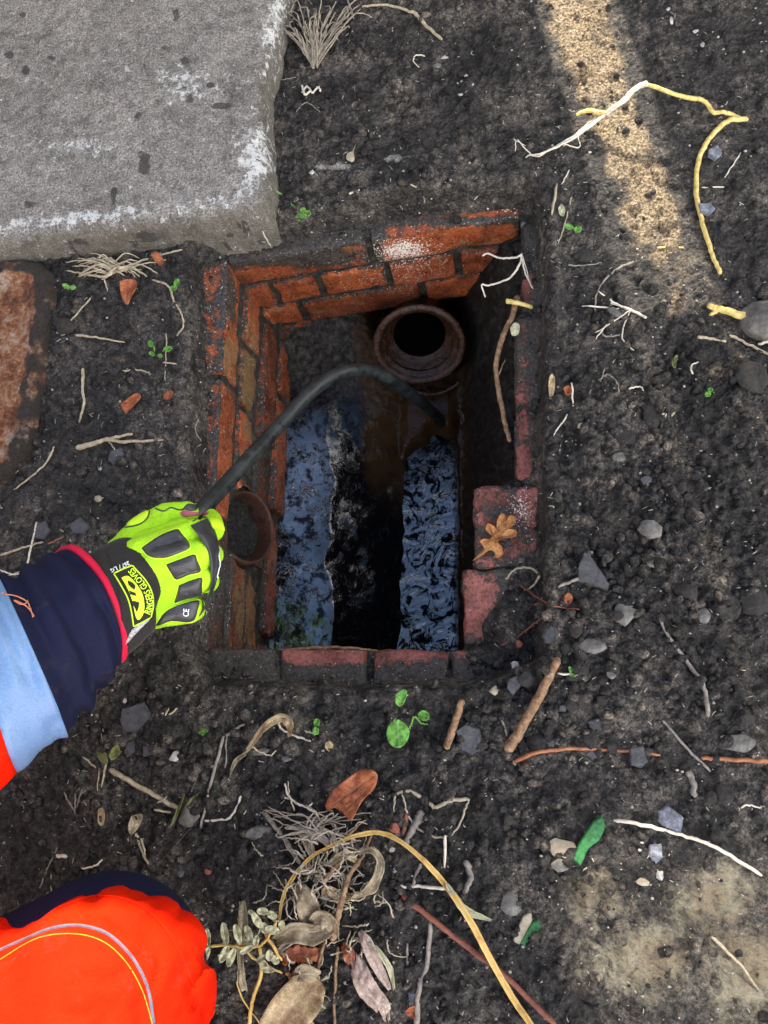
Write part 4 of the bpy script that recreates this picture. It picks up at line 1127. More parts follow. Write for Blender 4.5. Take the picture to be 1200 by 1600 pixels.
sub(patch(bt2, 'care_tag', [Zm(360, 1145), Zm(415, 1025), Zm(540, 950), Zm(520, 975), Zm(455, 1040)], m_simple('printed_tag', (.02, .02, .02), (.62, .62, .62), 420, .6, 0), h=.0012, rim=1.1, K=5))
# sleeve
sleeve = loft('sleeve', [((92, 878), (186, 1022), .232), ((62, 890), (176, 1040), .240), ((30, 902), (142, 1090), .255), ((0, 912), (100, 1135), .268), ((-30, 925), (50, 1185), .282), ((-80, 935), (-20, 1250), .30),
                         ((-170, 945), (-130, 1330), .33), ((-290, 960), (-260, 1400), .37), ((-420, 990), (-400, 1450), .41)], NAVY, squash=.72, wr=.011, wf=13, thick=.003, n=96, sub=8, shear=.30)
adopt(sleeve, person)
rg = np.array([v.co[:] for v in sleeve.data.vertices])[:96]; rc = rg.mean(0)
rax = (Vector(rg.mean(0))-Vector(np.array([v.co[:] for v in sleeve.data.vertices])[96*4:96*5].mean(0))).normalized()
rp = [Vector(q)+rax*.002 for q in rg]; rp += rp[:3]
v, f = tube_geo(rp, .0042, seg=10, jit=.04, flat=1.3); sub(mk('cuff_binding', v, f, RED), sleeve)
bs = bvh([sleeve])
def ringband(name, f0, f1, off, mat):
    """band that follows the sleeve's own rings f0..f1"""
    n = 96; me = sleeve.data; co = np.array([v.co[:] for v in me.vertices]).reshape(-1, n, 3); nn_ = np.array([v.normal[:] for v in me.vertices]).reshape(-1, n, 3)
    cen = co.mean(1, keepdims=True); dr_ = co-cen; dr_ /= np.linalg.norm(dr_, axis=-1, keepdims=True)
    co = co[f0:f1]+dr_[f0:f1]*off
    m_, _, _ = co.shape; a = np.arange(m_*n).reshape(m_, n)
    fc = np.stack([a[:-1], np.roll(a[:-1], -1, 1), np.roll(a[1:], -1, 1), a[1:]], -1).reshape(-1, 4)
    o = mk(name, co.reshape(-1, 3), fc, mat); m = o.modifiers.new('solid', 'SOLIDIFY'); m.thickness = off*.9; m.offset = -1
    return sub(o, sleeve)
ringband('reflective_band', 24, 36, .0018, BAND)
ringband('orange_panel', 35, 65, .0015, ORANGE)
for ri in (25, 34):
    cw = np.array([v.co[:] for v in sleeve.data.vertices]).reshape(-1, 96, 3); rg_ = cw[ri]; c0 = rg_.mean(0); rg_ = rg_+(rg_-c0)/np.linalg.norm(rg_-c0, axis=1, keepdims=True)*.0022
    v, f = tube_geo([Vector(q) for q in rg_]+[Vector(rg_[0])], .0006, seg=5, jit=.3); sub(mk('stitching', v, f, PIPING), sleeve)
bs2 = bvh([sleeve]+[o for o in C.objects if o.name.startswith('reflective_band')])
sub(seam(bs2, 'loose_thread', [(0, 928), (25, 934), (40, 943), (30, 946), (22, 940), (40, 950), (52, 965), (50, 955), (42, 940)], 2.2, m_simple('orange_thread', (.4, .12, .06), (.6, .25, .15), 100, .7, 0), h=.002, flat=1), sleeve)
# trouser leg: bent knee
KC = [((-.95, -.62, .25), .15), ((-.72, -.50, .28), .125), ((-.535, -.415, .30), .098)]
def knee_mesh(name, grow, mat, shift=(.026, -.020, 0), extra=()):
    s = Vector(shift)
    return capsules([(P(-220, 1830, .24)+s, .16+grow, P(20, 1640, .29)+s, .128+grow), (P(20, 1640, .29)+s, .128+grow, P(128, 1528, .30)+s, .094+grow), (P(128, 1528, .29)+s, .090+grow, P(150, 1620, .16)+s, .085+grow),
                     (P(150, 1620, .15)+s, .082+grow, P(-60, 1700, .02)+s, .07+grow)]+list(extra), name, mat, vox=.005, it=14, parent=person)
leg = knee_mesh('trouser_leg', 0, ORANGE, extra=[(P(225, 1580, .24), .056, P(296, 1560, .22), .020), (P(20, 1530, .28), .05, P(-80, 1530, .28), .06)])
for ob, amp in ((leg, .006),):
    vv = ob.data.vertices; co = np.array([v.co[:] for v in vv]); no = np.array([v.normal[:] for v in vv])
    qx, qy = topx(co[:, 0], co[:, 1], co[:, 2])
    fan = np.arctan2(qy-1640, qx-60)
    rr_ = np.hypot(qx-60, qy-1640)
    wr = -.0035*ss(150, 330, rr_)*ss(.62, .3, np.abs(vn(fan*6, rr_/200, 0, 4))*3.2) + .004*fbm(co[:, 0], co[:, 1], co[:, 2], f=9, o=3, s=44) + .0015*vn(qx/30+qy/50, qy/60, 0, 6) - .0035*ss(.35, 0, np.abs(vn((qx-qy)/110, (qx+qy)/60, 2, 7)))
    co = co+no*wr[:, None]; vv.foreach_set('co', co.astype(np.float32).ravel()); ob.data.update()
innr = capsules([(P(30, 1640, .24), .12, P(158, 1538, .245), .098), (P(158, 1538, .245), .098, P(190, 1560, .15), .085)], 'knee_pad_cover', NAVY, vox=.005, it=10, parent=person)
bl = bvh([leg])
sub(seam(bl, 'reflective_piping', [(-5, 1488), (40, 1468), (80, 1452), (120, 1447), (160, 1456), (190, 1478), (215, 1510), (232, 1550), (240, 1600)], 4.5, PIPING, h=.0006), leg)
sub(seam(bl, 'stitching', [(0, 1500), (60, 1466), (120, 1460), (165, 1474), (200, 1508), (225, 1555), (240, 1610)], 1.4, m_simple('orange_stitch', (.75, .22, .01), (.95, .35, .02), 300, .7, 0), h=.0004), leg)
sub(seam(bl, 'seam', [(90, 1420), (150, 1401), (210, 1412), (255, 1450), (285, 1500), (300, 1540)], 3, ORANGE, h=.0008), leg)
# jacket and helmet, outside the frame
capsules([(Vector((-1.06, -.56, .70)), .16, Vector((-1.16, -.72, .38)), .17), (Vector((-1.0, -.40, .72)), .085, Vector((-.80, -.14, .47)), .078), (Vector((-.80, -.14, .46)), .085, P(-150, 1120, .325), .072), (Vector((-1.02, -.42, .72)), .09, Vector((-1.10, -.72, .74)), .10)], 'jacket', ORANGE, vox=.012, it=5, parent=person)
o = capsules([(Vector((-.98, -.51, 1.06)), .108, Vector((-.965, -.505, 1.07)), .108), (Vector((-.99, -.51, 1.03)), .125, Vector((-.91, -.47, 1.03)), .10)], 'helmet', m_simple('white_helmet', (.6, .6, .6), (.7, .7, .7), 20, .35, 0), vox=.01, it=3, parent=person)

# ------------------------------------------------------------------ hose
def hosept(px, py, z): return P(px, py, z)
hp = [(-330, 1330, .03), (-200, 1240, .045), (-60, 1130, .08), (60, 1030, .125), (150, 975, .135), (215, 945, .142), (255, 915, .158), (283, 862, .168), (303, 815, .160), (320, 792, .150), (352, 757, .120), (398, 706, .078), (440, 661, .040), (480, 618, .010), (522, 587, -.020), (565, 578, -.055), (605, 590, -.105), (640, 615, -.170), (662, 632, -.250), (680, 648, -.330), (692, 662, -.40), (700, 680, -.45)]
path = smooth_path([hosept(*q) for q in hp], 12)
v, f = tube_geo(path, .0099, seg=24, jit=.02)
hose = mk('hose', v, f, HOSE); tag(hose, 'thick black rubber hose curving from the gloved hand down into the drain', 'hose')

# ------------------------------------------------------------------ roots, straws and twigs
def ravg(*a): return a
t = empty('root', 'long bent yellow root with white rootlets, lying across the sunlit strip', 'root', G(1000, 150))
strands('stem', [([(1168, 187, .010), (1140, 188, .008), (1116, 207, .006), (1098, 235, .005), (1088, 270, .005), (1090, 315, .005), (1101, 360, .005), (1113, 397, .005), (1126, 428, .006)], 9, 8),
                 ([(1158, 187, .009), (1135, 176, .012), (1115, 175, .014), (1100, 158, .018), (1060, 149, .040), (1008, 130, .052)], 8, 7)], YELL, parent=t)
strands('rootlet', [([(1012, 131, .052), (995, 137, .050), (972, 158, .040), (946, 178, .026)], 9, 9), ([(946, 178, .026), (905, 207, .016), (862, 232, .008), (835, 244, .006), (808, 218, .006)], 5, 2),
                    ([(946, 178, .026), (900, 214, .014), (850, 238, .008), (826, 243, .006), (822, 246, .005)], 5, 2), ([(940, 182, .02), (912, 202, .012), (880, 222, .006)], 4, 2), ([(944, 180, .02), (920, 192, .012), (880, 228, .006)], 4, 2),
                    ([(880, 225, .006), (905, 230, .004), (903, 212, .005)], 2.5, 1.5), ([(806, 218, .006), (806, 236, .004)], 2, 1.2), ([(802, 217, .006), (822, 228, .004)], 2, 1.2)], PALE, parent=t)
strands('side_stub', [([(946, 178, .026), (918, 173, .018), (900, 180, .010)], 9, 6)], YELL, parent=t)
def hang(name, lines, mat, label, cat, zs):
    V_, F_ = [], []
    for (pts, w0, w1) in lines:
        path = smooth_path([P(a, b, z) for a, b, z in pts], 7); path = [p+Vector((random.uniform(-1, 1), random.uniform(-1, 1), 0))*.0006 for p in path]
        v, f = tube_geo(path, w0/2400, w1/2400, seg=7); b = len(V_); V_ += v; F_ += [tuple(i+b for i in q) for q in f]
    return tag(mk(name, V_, F_, mat), label, cat)
hang('root', [([(815, 398, -.02), (806, 402, -.02), (780, 403, -.03), (763, 396, -.035), (754, 400, -.035)], 4, 3), ([(815, 396, -.02), (811, 415, -.02), (795, 435, -.03), (764, 446, -.04), (753, 445, -.04), (758, 465, -.05)], 4, 3),
              ([(815, 396, -.02), (820, 425, -.022), (833, 451, -.024)], 4, 2), ([(816, 398, -.02), (828, 440, -.024)], 2, 1.5)], PALE, 'thin white forked root hanging over the far right corner of the chamber', 'root', 0)
hang('twig', [([(790, 470, -.022), (812, 474, -.020), (833, 480, -.02)], 9, 7)], YELL, 'short straight yellow stub poking out at the right rim', 'twig', 0)
hang('root', [([(808, 462, -.03), (800, 495, -.035), (786, 525, -.045), (776, 560, -.055), (776, 590, -.060), (783, 630, -.060), (790, 665, -.058), (797, 690, -.05)], 11, 8), ([(777, 590, -.06), (790, 560, -.06)], 3, 2)], BARK, 'brown woody root hanging down inside the right side of the chamber', 'root', 0)
strands('root', [([(1105, 477, .012), (1125, 483, .012), (1150, 490, .012), (1180, 500, .014), (1230, 520, .012)], 10, 16), ([(1108, 474, .014), (1118, 484, .012)], 6, 7), ([(1108, 492, .008), (1122, 486, .012)], 5, 7)], YELL, 'thick yellow forked root tip against the grey stone, right edge', 'root')
S = strands
S('straw', [([(910, 478), (985, 484)], 3, 3), ([(985, 484), (953, 470)], 3, 2), ([(940, 468), (985, 484), (1010, 497)], 4, 5), ([(985, 484), (962, 500), (930, 520)], 2.5, 2), ([(985, 484), (972, 525), (990, 548)], 2.5, 2), ([(935, 455), (968, 478)], 2.5, 2), ([(950, 505), (930, 530)], 3, 2)], PALE, 'star-shaped tangle of pale straw on soil, lower end of the sunlit strip', 'straw')
S('root', [([(990, 409), (960, 423), (938, 448), (930, 475), (934, 505), (945, 525), (968, 523)], 4, 3)], GREYS, 'thin grey root curved like a hook beside the star of straw', 'root')
S('straw', [([(860, 408), (905, 415), (940, 410)], 3, 2)], GREYS, 'thin grey stalk lying level between seedling and hooked root', 'straw')
S('straw', [([(870, 287), (862, 336)], 5, 4)], STRAW, 'short thick upright straw just above the tiny yellow-green seedling', 'straw')
S('straw', [([(893, 308), (882, 350), (873, 380)], 3, 2)], STRAW, 'slender straw leaning toward the yellow-green seedling', 'straw')
S('straw', [([(890, 265), (878, 287)], 2.5, 2)], PALE, 'tiny pale straw above the thick upright straw', 'straw')
S('straw', [([(1158, 238), (1132, 277)], 2.5, 2)], PALE, 'thin pale straw standing at a slant right of the yellow root', 'straw')
S('straw', [([(1096, 293), (1132, 292)], 3, 2.5)], PALE, 'short white straw lying level, touching the yellow root', 'straw')
S('straw', [([(1027, 386), (1068, 387)], 4, 3)], YELL, 'short yellow straw lying level at the end of the sunlit strip', 'straw')
S('straw', [([(1090, 526), (1118, 530), (1135, 534)], 6, 4)], STRAW, 'flat pale straw below the yellow root tip', 'straw')
S('twig', [([(1140, 524), (1170, 538), (1205, 555)], 5, 4)], STRAW, 'pale twig slanting down to the right under the grey stone', 'twig')
S('twig', [([(1185, 538), (1215, 528)], 5, 5)], PALE, 'pale twig end at the right edge under the grey stone', 'twig')
S('straw', [([(565, 10), (605, 8), (640, 18), (652, 22)], 4, 6), ([(645, 17), (668, 42), (691, 62)], 7, 6)], STRAW, 'bent pale yellow straw near the top edge', 'straw')
S('straw', [([(540, -10), (553, 30)], 4, 4)], GREYS, 'short grey stem by the top edge beside the dry grass tuft', 'straw')
S('root', [([(472, 145), (480, 135), (488, 145), (497, 136), (501, 142)], 4, 4), ([(472, 133), (476, 148), (486, 142)], 4, 4)], PALE, 'small pale curled root strip beside the slab', 'root')
S('root', [([(664, 88), (650, 86), (646, 95), (655, 105)], 3, 2)], PALE, 'small pale hook-shaped root above the chamber', 'root')
S('straw', [([(657, 272), (660, 300), (664, 317)], 3, 2.5), ([(641, 287), (658, 297)], 4, 3)], STRAW, 'forked straw chips just beyond the far rim', 'straw')
S('straw', [([(545, 303), (562, 297)], 4, 3)], PALE, 'tiny white chip of straw beyond the far rim, right of the slab corner', 'straw')
S('straw', [([(463, 175), (478, 160), (500, 175)], 2, 2), ([(463, 120), (440, 125)], 2, 2)], GREYS, 'fine grey rootlets near the right edge of the slab', 'root')
S('straw', [([(410, 362), (424, 387)], 3, 2)], PALE, 'fine white straw poking out below the slab corner', 'straw')
S('straw', [([(45, 42), (70, 40), (90, 22), (95, 0)], 5, 4)], GREYS, 'curved grey-green stem lying on the slab at the top left', 'straw')
S('straw', [([(147, 35), (145, 52)], 2.5, 2), ([(152, 40), (150, 55), (137, 62)], 2.5, 2)], PALE, 'two tiny pale curved fibres on the slab', 'straw')
S('twig', [([(225, 158), (240, 145), (268, 128)], 9, 3)], GREYS, 'small grey twig with a thick end on the slab', 'twig')
S('twig', [([(14, 282), (37, 268)], 6, 4)], GREYS, 'stubby dark twig on the slab near the left edge', 'twig')
S('straw', [([(118, 524), (150, 527), (195, 535)], 5, 3), ([(88, 520), (98, 522)], 5, 5)], STRAW, 'straight pale stalk beside the rusty cover', 'straw')
S('straw', [([(145, 462), (125, 485), (108, 504)], 3.5, 3)], STRAW, 'thin pale straw slanting near the top of the rusty cover', 'straw')
S('twig', [([(130, 575), (129, 610), (131, 630), (124, 660)], 6, 4)], STRAW, 'upright jointed stalk between the rusty cover and the chamber', 'straw')
S('twig', [([(120, 700, .006), (150, 692, .008), (168, 686, .008), (195, 690, .006), (255, 687, .004)], 11, 4), ([(165, 688, .008), (185, 682, .01), (208, 678, .008)], 6, 5), ([(168, 688, .007), (178, 700, .004), (182, 712, .003)], 3, 2)], STRAW, 'pale forked twig with a ragged thick end, left of the chamber', 'twig')
S('root', [([(238, 437), (262, 447), (272, 470), (284, 492), (286, 510), (276, 525)], 4, 3)], STRAW, 'pale arched root near the left rim', 'root')
S('straw', [([(260, 520), (259, 560), (257, 622)], 2.5, 2)], STRAW, 'very thin upright straw close to the left rim', 'straw')
S('straw', [([(255, 566), (276, 568)], 4, 3)], STRAW, 'short level straw crossing the thin upright straw', 'straw')
S('root', [([(190, 580), (215, 578), (234, 583)], 4, 3), ([(200, 575), (190, 590), (186, 605)], 2, 1.5)], STRAW, 'small branching rootlet in the middle of the soil left of the chamber', 'root')
S('straw', [([(85, 697), (68, 728), (22, 765)], 4, 3)], STRAW, 'pale straw lying along the lower end of the rusty cover', 'straw')
S('straw', [([(57, 815), (48, 860), (38, 900)], 4, 3)], PALE, 'thin straight straw above the sleeve', 'straw')
S('straw', [([(0, 868), (35, 856), (68, 846)], 5, 3)], STRAW, 'jointed pale stalk above the sleeve at the left edge', 'straw')
S('straw', [([(75, 850), (100, 838)], 3.5, 2)], ORANGET, 'short orange-brown sliver above the sleeve', 'straw')
S('straw', [([(0, 890), (20, 897), (45, 892)], 3, 2), ([(0, 905), (30, 893)], 2, 2)], PALE, 'pale fibres against the top of the sleeve', 'straw')
S('root', [([(310, 655), (305, 672), (315, 690)], 2.5, 2)], GREYS, 'tiny grey root on the left rim bricks', 'root')
# lower part
S('twig', [([(792, 1172, .012), (812, 1142, .016), (842, 1088, .018), (872, 1028, .020)], 17, 12)], BARK, 'thick brown stick leaning on the soil right of the near rim', 'stick')
S('twig', [([(697, 1170, .006), (708, 1135, .007), (722, 1093, .010)], 12, 11)], BARK, 'short brown stick below the near rim', 'stick')
S('root', [([(803, 1190, .006), (845, 1175, .008), (900, 1170, .006), (960, 1172, .004), (1032, 1180, .004)], 6, 4)], ORANGET, 'long thin orange root lying level below the thick stick', 'root')
S('root', [([(1095, 1184), (1140, 1187), (1210, 1190)], 6, 6)], ORANGET, 'orange root piece running off at the right edge', 'root')
S('straw', [([(800, 1180), (806, 1196)], 6, 4), ([(783, 1120), (793, 1150)], 3.5, 3)], STRAW, 'pale splinters at the foot of the thick stick', 'straw')
S('twig', [([(1030, 965), (1045, 995), (1075, 1035), (1100, 1075), (1107, 1120)], 4, 7)], GREYS, 'long grey twig curving down the soil at the right', 'twig')
S('straw', [([(1035, 1125), (1070, 1165), (1110, 1205)], 4, 4)], GREYS, 'grey stalk slanting beside the orange root', 'straw')
S('straw', [([(960, 1282), (1010, 1290), (1065, 1305), (1120, 1325), (1190, 1368)], 5, 5)], PALE, 'long pale arched straw on the paler soil at the lower right', 'straw')
S('straw', [([(1112, 1465), (1150, 1500), (1185, 1545)], 5, 3)], STRAW, 'faint pale stalk at the lower right edge', 'straw')
S('root', [([(786, 897), (820, 920), (855, 943), (880, 950), (907, 952)], 4, 2), ([(858, 944), (845, 965), (815, 990), (783, 1008)], 3.5, 2), ([(830, 945), (880, 950)], 2, 1.5)], REDT, 'thin red forked twig at the near right corner of the rim', 'twig')
S('root', [([(790, 905), (805, 890), (825, 887), (843, 897), (845, 902)], 3, 5), ([(844, 900), (830, 918), (820, 922)], 3.5, 2), ([(786, 880), (788, 900)], 2.5, 2)], STRAW, 'pale looped straw beside the oak leaf', 'straw')
S('straw', [([(872, 918), (905, 902)], 6, 4), ([(880, 912), (908, 905)], 3, 2)], GREYS, 'grey splintered straw touching the triangular slate', 'straw')
S('straw', [([(893, 598), (895, 634)], 4, 3)], PALE, 'small upright white straw right of the chamber', 'straw')
S('straw', [([(886, 648), (865, 680)], 3, 2)], PALE, 'thin slanting straw below the small upright white straw', 'straw')
S('root', [([(935, 595), (950, 585), (965, 600), (966, 615)], 2.5, 2), ([(945, 575), (938, 600)], 2, 1.5)], GREYS, 'fine wiry root loops right of the chamber', 'root')
S('straw', [([(983, 607), (1000, 604), (1005, 610)], 3, 2)], PALE, 'small pale curved straw right of the wiry root', 'straw')
S('root', [([(1082, 585), (1080, 572), (1092, 565)], 3, 2)], PALE, 'pale hook-shaped fibre by the sandy patch', 'root')
S('twig', [([(430, 1018, -.012), (500, 1012, -.010), (560, 1014, -.010), (600, 1020, -.008), (650, 1030, -.006)], 6, 4), ([(560, 1014, -.01), (590, 1028, -.008), (640, 1042, -.006)], 4, 3), ([(590, 1018, -.008), (612, 1026, -.006)], 4, 3)], BARK, 'dark thin twig lying along the near rim bricks', 'twig')
S('straw', [([(172, 1202), (215, 1228), (278, 1263)], 8, 8)], STRAW, 'thick straight pale straw below the sleeve', 'straw')
S('straw', [([(313, 1293), (328, 1230), (350, 1150)], 4, 6), ([(352, 1150), (375, 1135), (395, 1127)], 5, 4)], GREYS, 'long grey bent stalk left of the dead plant', 'straw')
S('straw', [([(354, 1148), (352, 1200)], 3, 3)], GREYS, 'short grey stalk hanging from the bent stalk', 'straw')
S('straw', [([(318, 1283), (360, 1277), (377, 1243)], 4, 4)], PALE, 'pale V-shaped straw left of the dead plant', 'straw')
S('straw', [([(130, 1183), (150, 1200)], 3, 3)], STRAW, 'short pale straw left of the olive weed', 'straw')
S('straw', [([(155, 1200), (152, 1235)], 3, 2), ([(166, 1192), (158, 1235)], 4, 2)], STRAW, 'pair of upright pale straws under the olive weed', 'straw')
S('straw', [([(100, 1238), (115, 1268)], 3, 3), ([(118, 1240), (117, 1272)], 3, 2), ([(128, 1232), (120, 1262)], 3, 2)], GREYS, 'small fan of grey straws at the left below the sleeve', 'straw')
S('straw', [([(240, 1265), (270, 1270)], 4, 3), ([(245, 1255), (262, 1245)], 3, 2)], STRAW, 'pale chips beside the thick straight straw', 'straw')
S('straw', [([(265, 1105), (258, 1118)], 3, 3), ([(277, 1106), (264, 1118)], 3, 3)], STRAW, 'two tiny pale straws below the glove', 'straw')
S('straw', [([(212, 1302), (222, 1330), (232, 1350)], 6, 3), ([(220, 1310), (228, 1338)], 4, 2)], STRAW, 'small sheaf of straw above the orange knee', 'straw')
S('straw', [([(88, 1337), (105, 1339)], 6, 5)], PALE, 'tiny thick pale straw left of the orange knee', 'straw')
S('straw', [([(62, 1388), (75, 1355), (90, 1325)], 2.5, 2), ([(80, 1395), (80, 1365)], 3, 2)], GREYS, 'two thin grey straws left of the orange knee', 'straw')
S('straw', [([(128, 1357), (150, 1352), (160, 1343)], 3, 3)], PALE, 'small bent white straw just above the navy knee cover', 'straw')
S('twig', [([(411, 1268, .004), (440, 1305, .006), (468, 1350, .01)], 7, 6)], GREYS, 'straight greyish twig leaning on the dead plant', 'twig')
S('straw', [([(445, 1225), (455, 1250), (480, 1262), (495, 1272)], 3, 4), ([(450, 1248), (440, 1244)], 3, 2), ([(480, 1262), (488, 1255)], 3, 2)], PALE, 'white branching rootlet above the dead plant', 'root')
S('straw', [([(617, 1386), (660, 1385), (700, 1390)], 4, 5)], PALE, 'pale straw lying level above the red twig', 'straw')
S('twig', [([(628, 1400, .004), (680, 1440, .008), (730, 1480, .010), (790, 1525, .010), (870, 1605, .008)], 8, 8)], REDT, 'long straight red-brown twig at the lower middle', 'twig')
S('root', [([(618, 1240), (640, 1236), (665, 1250), (680, 1262), (700, 1252), (732, 1248)], 5, 6), ([(632, 1262), (648, 1290), (680, 1308), (710, 1300), (728, 1262), (732, 1248)], 3, 3), ([(617, 1240), (615, 1268)], 4, 2), ([(628, 1240), (635, 1262)], 3, 3)], CSTONE, 'knotted pinkish root loop right of the rolled brown leaf', 'root')
S('twig', [([(634, 1272), (630, 1306)], 8, 6)], REDT, 'stubby reddish twig under the knotted root loop', 'twig')
S('twig', [([(660, 1268), (648, 1290), (633, 1318)], 13, 10)], GREYS, 'broad grey bark sliver under the knotted root loop', 'bark')
S('straw', [([(696, 1305), (695, 1355)], 5, 4)], PALE, 'short upright white straw below the root loop', 'straw')
S('straw', [([(658, 1350), (645, 1382)], 7, 6)], GREYS, 'short broad grey stalk beside the golden stalk', 'straw')
S('twig', [([(672, 1440), (668, 1500), (655, 1545), (650, 1605)], 6, 9)], GREYS, 'dark grey root running down off the bottom edge', 'root')
S('straw', [([(637, 1475), (636, 1540)], 4, 4)], GREYS, 'upright thin grey stem right of the dead plant', 'straw')
S('twig', [([(728, 1345), (735, 1372), (725, 1395)], 10, 7)], GREYS, 'stubby grey root stump right of the golden stalk', 'root')
S('straw', [([(1158, 1262), (1168, 1258), (1190, 1262)], 3, 2)], PALE, 'thin white arc of straw near the right edge', 'straw')
S('twig', [([(1075, 1205), (1083, 1222), (1085, 1245)], 9, 8)], GREYS, 'short thick grey root stub in the soil at the right', 'root')
S('straw', [([(565, 1232), (600, 1250)], 2, 2), ([(475, 1142), (496, 1147), (503, 1137)], 3, 2)], STRAW, 'fine pale threads near the small green seedling', 'straw')
S('straw', [([(872, 1052), (920, 1058)], 3.5, 3)], PALE, 'pale thread under the two-leaved seedling at the right', 'straw')
S('straw', [([(435, 1128), (442, 1140), (475, 1155), (485, 1158)], 4, 3)], PALE, 'white bent straw right of the arched dry blade', 'straw')
S('straw', [([(390, 1165), (420, 1180), (432, 1172)], 3, 2)], STRAW, 'fine straw curl beneath the arched dry blade', 'straw')
blade('dry_leaf', [(380, 1180, .006), (395, 1160, .012), (415, 1135, .020), (438, 1122, .022), (452, 1130, .018), (452, 1150, .008)], [3, 8, 11, 13, 14, 5], LF_TAN, 'arched dry straw-coloured blade below the near rim', 'leaf', cup=.4)
blade('dry_leaf', [(358, 1215, .004), (368, 1190, .006), (383, 1178, .008)], [2, 7, 6], LF_DRY, 'small withered blade left of the arched dry blade', 'leaf')
# grass tufts
def tuft(name, lines, mat, label, cat): return strands(name, lines, mat, label, cat)
ls = []
for k in range(46):
    a = random.uniform(-.9, .9)
    x0, y0 = 492+random.uniform(-7, 7), 100+random.uniform(-8, 8); h = random.uniform(55, 110)
    ls.append(([(x0, y0, .004), (x0+a*h*.35, y0-h*.45, .014), (x0+a*h*.75+random.uniform(-8, 8), y0-h*random.uniform(.75, 1.0), .02), (x0+a*h*1.0+random.uniform(-12, 12), y0-h*random.uniform(.7, 1.1), .012)], 3, 2))
tuft('grass_tuft', ls, m_simple('faded_grass', (.12, .10, .075), (.36, .32, .25), 120), 'tuft of dry grey-brown grass at the top beside the slab', 'dry grass')
ls = []
for k in range(38):
    x0, y0 = 178+random.uniform(-16, 16), 422+random.uniform(-8, 8); a = random.uniform(2.3, 4.2) if k % 3 else random.uniform(-.5, 1.0); h = random.uniform(25, 85)
    ex, ey = x0+h*math.cos(a), y0+h*.28*math.sin(a)-random.uniform(0, 12)
    ls.append(([(x0, y0, .008), ((x0+ex)/2, (y0+ey)/2-random.uniform(0, 18), .016), (ex, ey, .006)], 3.2, 2))
ls += [([(178, 420, .01), (165, 432, .008), (130, 428, .005), (105, 422, .004)], 7, 3), ([(185, 420, .014), (215, 410, .012), (250, 398, .01), (285, 390, .006)], 5, 3), ([(170, 430, .01), (160, 437, .006)], 6, 4), ([(162, 434, .008), (168, 455, .004)], 3, 2)]
tuft('grass_tuft', ls, STRAW, 'flattened tuft of pale dry grass under the front edge of the slab', 'dry grass')
# leaves
OAK = [(738, 877), (748, 866), (756, 856), (750, 846), (757, 842), (764, 846), (769, 834), (759, 828), (762, 818), (772, 822), (777, 828), (777, 814), (783, 802), (790, 806), (789, 818), (796, 806), (806, 808), (804, 818), (795, 826), (806, 828), (806, 838), (794, 840), (782, 842), (775, 850), (784, 854), (784, 866), (776, 872), (772, 862), (764, 860), (754, 867)]
lf = leafshape('oak_leaf', OAK, LF_OAK, 'orange-brown lobed oak leaf lying on the pink ledge brick', 'leaf', lift=.006, curl=.007, ribs=[((744, 874), (792, 805)), ((765, 845), (805, 835)), ((770, 838), (764, 822)), ((780, 822), (805, 815))], ctr=(773, 842), base=ZR+.008)
strands('leaf_stalk', [([(746, 872, .004), (738, 882, .002), (733, 893, 0)], 3, 2)], BARK, parent=None) if 0 else None
leafshape('dead_leaf', [(508, 1258), (520, 1235), (545, 1215), (562, 1203), (580, 1203), (590, 1212), (585, 1232), (570, 1247), (560, 1262), (548, 1282), (535, 1270), (522, 1262), (512, 1268)], LF_BRN, 'rolled shiny brown leaf standing above the dead plant', 'leaf', lift=.012, curl=.018, ribs=[((515, 1262), (585, 1212)), ((530, 1275), (572, 1235))], seed=3)
leafshape('dead_leaf', [(187, 440), (198, 436), (212, 438), (213, 450), (206, 462), (200, 476), (193, 470), (188, 455)], LF_BRN, 'crumpled reddish-brown leaf under the flattened grass tuft', 'leaf', curl=.008, ribs=[((200, 440), (198, 474))], seed=5)
leafshape('dead_leaf', [(188, 632), (200, 622), (214, 614), (220, 620), (212, 632), (202, 640), (196, 646)], LF_BRN, 'small curled brown leaf left of the chamber', 'leaf', curl=.007, seed=7, ribs=[((190, 634), (218, 617))])
leafshape('dead_leaf', [(255, 618), (262, 612), (268, 610), (276, 618), (268, 622), (258, 624)], LF_BRN, 'tiny brown leaf scrap near the left rim', 'leaf', curl=.004, seed=9)
leafshape('dead_leaf', [(236, 400), (242, 392), (250, 398), (256, 408), (250, 414), (242, 408)], LF_BRN, 'tiny reddish leaf at the front edge of the slab', 'leaf', curl=.004, seed=11)
leafshape('dead_leaf', [(882, 932), (888, 926), (895, 934), (890, 944), (882, 940)], LF_BRN, 'tiny orange leaf scrap below the triangular slate', 'leaf', curl=.004, seed=13)
leafshape('dead_leaf', [(880, 606), (888, 602), (894, 612), (886, 618)], LF_BRN, 'orange leaf scrap right of the chamber beside the white straw', 'leaf', curl=.004, seed=14)
leafshape('dead_leaf', [(858, 590), (862, 584), (867, 592), (866, 612), (860, 622), (857, 606)], LF_TAN, 'small pale papery leaf right of the chamber', 'leaf', curl=.004, seed=15)
leafshape('dead_leaf', [(632, 1582), (640, 1574), (652, 1572), (655, 1582), (646, 1592)], LF_BRN, 'small rust-brown leaf right of the whitish dry leaf', 'leaf', curl=.004, seed=16)
leafshape('dead_leaf', [(872, 325), (878, 318), (883, 328), (880, 338), (874, 334)], LF_SAGE, 'tiny pale leaf at the thick upright straw', 'leaf', curl=.002, seed=17)
